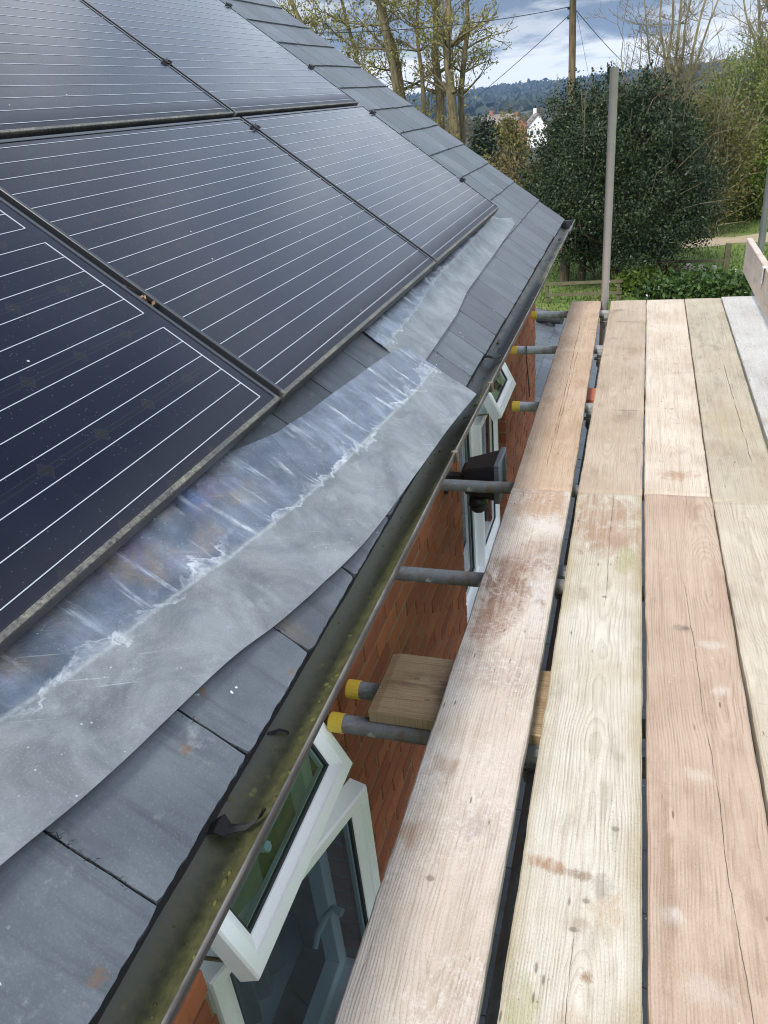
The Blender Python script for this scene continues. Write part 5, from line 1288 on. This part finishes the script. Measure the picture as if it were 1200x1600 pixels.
wire((UP.x - .12, 34, 3.63), (-9.0, 40, .4), .1, .012, 'lower black wire sloping down left into the trees')
wire((UP.x + .1, 34, 3.72), (2.6, 52, -.6), .5, .013, 'black wire sloping down right from the pole behind the bare saplings')
wire((UP.x + .1, 34, 3.7), (UP.x + .75, 34.3, .9), .0, .006, 'thin stay wire close to the right of the utility pole')

# ================================================================== DISTANCE
def far_house(x, y, w_, d_, h, rh, wm, rm, yaw, label, win=3):
    zb = gz(x, y) - .3
    root = tag(empty('far_house', (x, y, zb)), label, 'house', 'distant houses'); root.rotation_euler = (0, 0, yaw)
    v, f = box_vf(-w_ / 2, w_ / 2, -d_ / 2, d_ / 2, 0, h); v += [(0, -d_ / 2, h + rh), (0, d_ / 2, h + rh)]
    f = [q for q in f if q != (4, 5, 6, 7)] + [(4, 5, 8), (6, 7, 9), (5, 6, 9, 8), (7, 4, 8, 9)]
    link('wall', mesh('wall', v, f), wm, root)
    e = .35; V = [(-w_ / 2 - e, -d_ / 2 - e, h - e * rh / (w_ / 2)), (0, -d_ / 2 - e, h + rh + .05), (w_ / 2 + e, -d_ / 2 - e, h - e * rh / (w_ / 2)), (-w_ / 2 - e, d_ / 2 + e, h - e * rh / (w_ / 2)), (0, d_ / 2 + e, h + rh + .05), (w_ / 2 + e, d_ / 2 + e, h - e * rh / (w_ / 2))]
    V = [(a, b, c + .08) for a, b, c in V]; V += [(a, b, c - .2) for a, b, c in V]
    F = [(0, 1, 4, 3), (1, 2, 5, 4), (9, 10, 7, 6), (10, 11, 8, 7), (0, 6, 7, 1), (1, 7, 8, 2), (3, 4, 10, 9), (4, 5, 11, 10), (0, 3, 9, 6), (2, 8, 11, 5)]
    rf_ = link('roof', mesh('roof', V, F), rm, root)
    link('chimney', boxes('chimney', [(-.4, .4, d_ / 4 - .5, d_ / 4 + .5, h + rh * .5, h + rh + 1.3)]), wm, rf_)
    for i in range(win):
        xx = -w_ / 2 + w_ * (i + .5) / win
        link('window', boxes('window', [(xx - .45, xx + .45, -d_ / 2 - .03, -d_ / 2 + .03, h * .62, h * .62 + 1.1)]), GASKET, root)
WHITEW = simple('white_render', (.72, .72, .70), .8, var=.05, nscale=2, bumps=0); REDW = simple('far_brick', (.26, .12, .075), .9, var=.12, nscale=2, bumps=0)
TILE = simple('brown_tile', (.15, .125, .11), .85, var=.2, nscale=3, bumps=0); TILR = simple('red_tile', (.24, .13, .09), .85, var=.2, nscale=3, bumps=0)
far_house(-30.0, 250, 5.2, 9, 7.2, 2.6, WHITEW, TILE, .25, 'white gabled house left of the holly top')
far_house(-35.5, 252, 5.5, 9, 6.8, 2.4, REDW, TILE, .3, 'brick gabled house beside the white gabled one')
far_house(-42.5, 262, 8, 10, 7.4, 2.7, REDW, TILE, 1.3, 'long brown roofed house with a chimney left of the gables', 2)
far_house(9.5, 200, 9, 8, 5.0, 2.2, REDW, TILE, .9, 'low roofed house behind the bare tree on the right')
# distant woods: one mass of crowns
cs = []
rg = np.random.default_rng(99)
for k in range(330):
    y = 90 + 900 * rg.random() ** 1.6; x = rg.uniform(-.34, .22) * (y + 40) if k % 2 else rg.uniform(-.26, -.02) * (y + 40); z = gz(x, y)
    if -.30 * y < x < -.03 * y and y < 285: continue                  # keep the view to the houses open
    h = rg.uniform(4.5, 8.5); r_ = rg.uniform(2.2, 4.5); n_ = int(rg.integers(420, 640))
    q = rg.normal(size=(n_, 3)); q /= np.linalg.norm(q, axis=1)[:, None]; q *= (rg.random(n_) ** .4)[:, None]
    cs.append(np.array([x, y, z + h * .5]) + q * np.array([r_, r_, h * .55]))
v, q = leaves_np(np.concatenate(cs), .34, .6, rng=rg)
tag(link('far_woodland', mesh_np('far_woodland', v, q), leaf_mat('woodland_leaf', (.045, .05, .025), (.16, .125, .07), .8, .1)), 'brown and green woodland in the valley beyond the garden', kind='stuff')
cs = []
for k in range(1100):
    y = rg.uniform(2250, 3100) if k < 420 else rg.uniform(1150, 2300); x = rg.uniform(-.36, .22) * y; z = gz(x, y); n_ = 16
    q = rg.normal(size=(n_, 3)) * np.array([22, 12, 4.5]); q[:, 2] = abs(q[:, 2]); cs.append(np.array([x, y, z]) + q)
v, q = leaves_np(np.concatenate(cs), 9, .7, rng=rg)
tag(link('hillside_woods', mesh_np('hillside_woods', v, q), leaf_mat('hill_leaf', (.012, .02, .014), (.035, .045, .025), .9, 0)), 'dark woods along the distant blue ridge', kind='stuff')
# air
hz = link('haze', boxes('haze', [(-4000, 4000, -60, 5200, -60, 140)]), None)
m = bpy.data.materials.new('haze'); m.use_nodes = True; m.node_tree.nodes.clear(); t = NT(m.node_tree)
pv = t.new('ShaderNodeVolumePrincipled'); pv.inputs['Color'].default_value = (.40, .62, 1, 1); pv.inputs['Density'].default_value = .0001
t.l.new(pv.outputs[0], t.new('ShaderNodeOutputMaterial').inputs['Volume']); hz.data.materials.append(m)
tag(hz, kind='stuff')
bpy.context.view_layer.update()
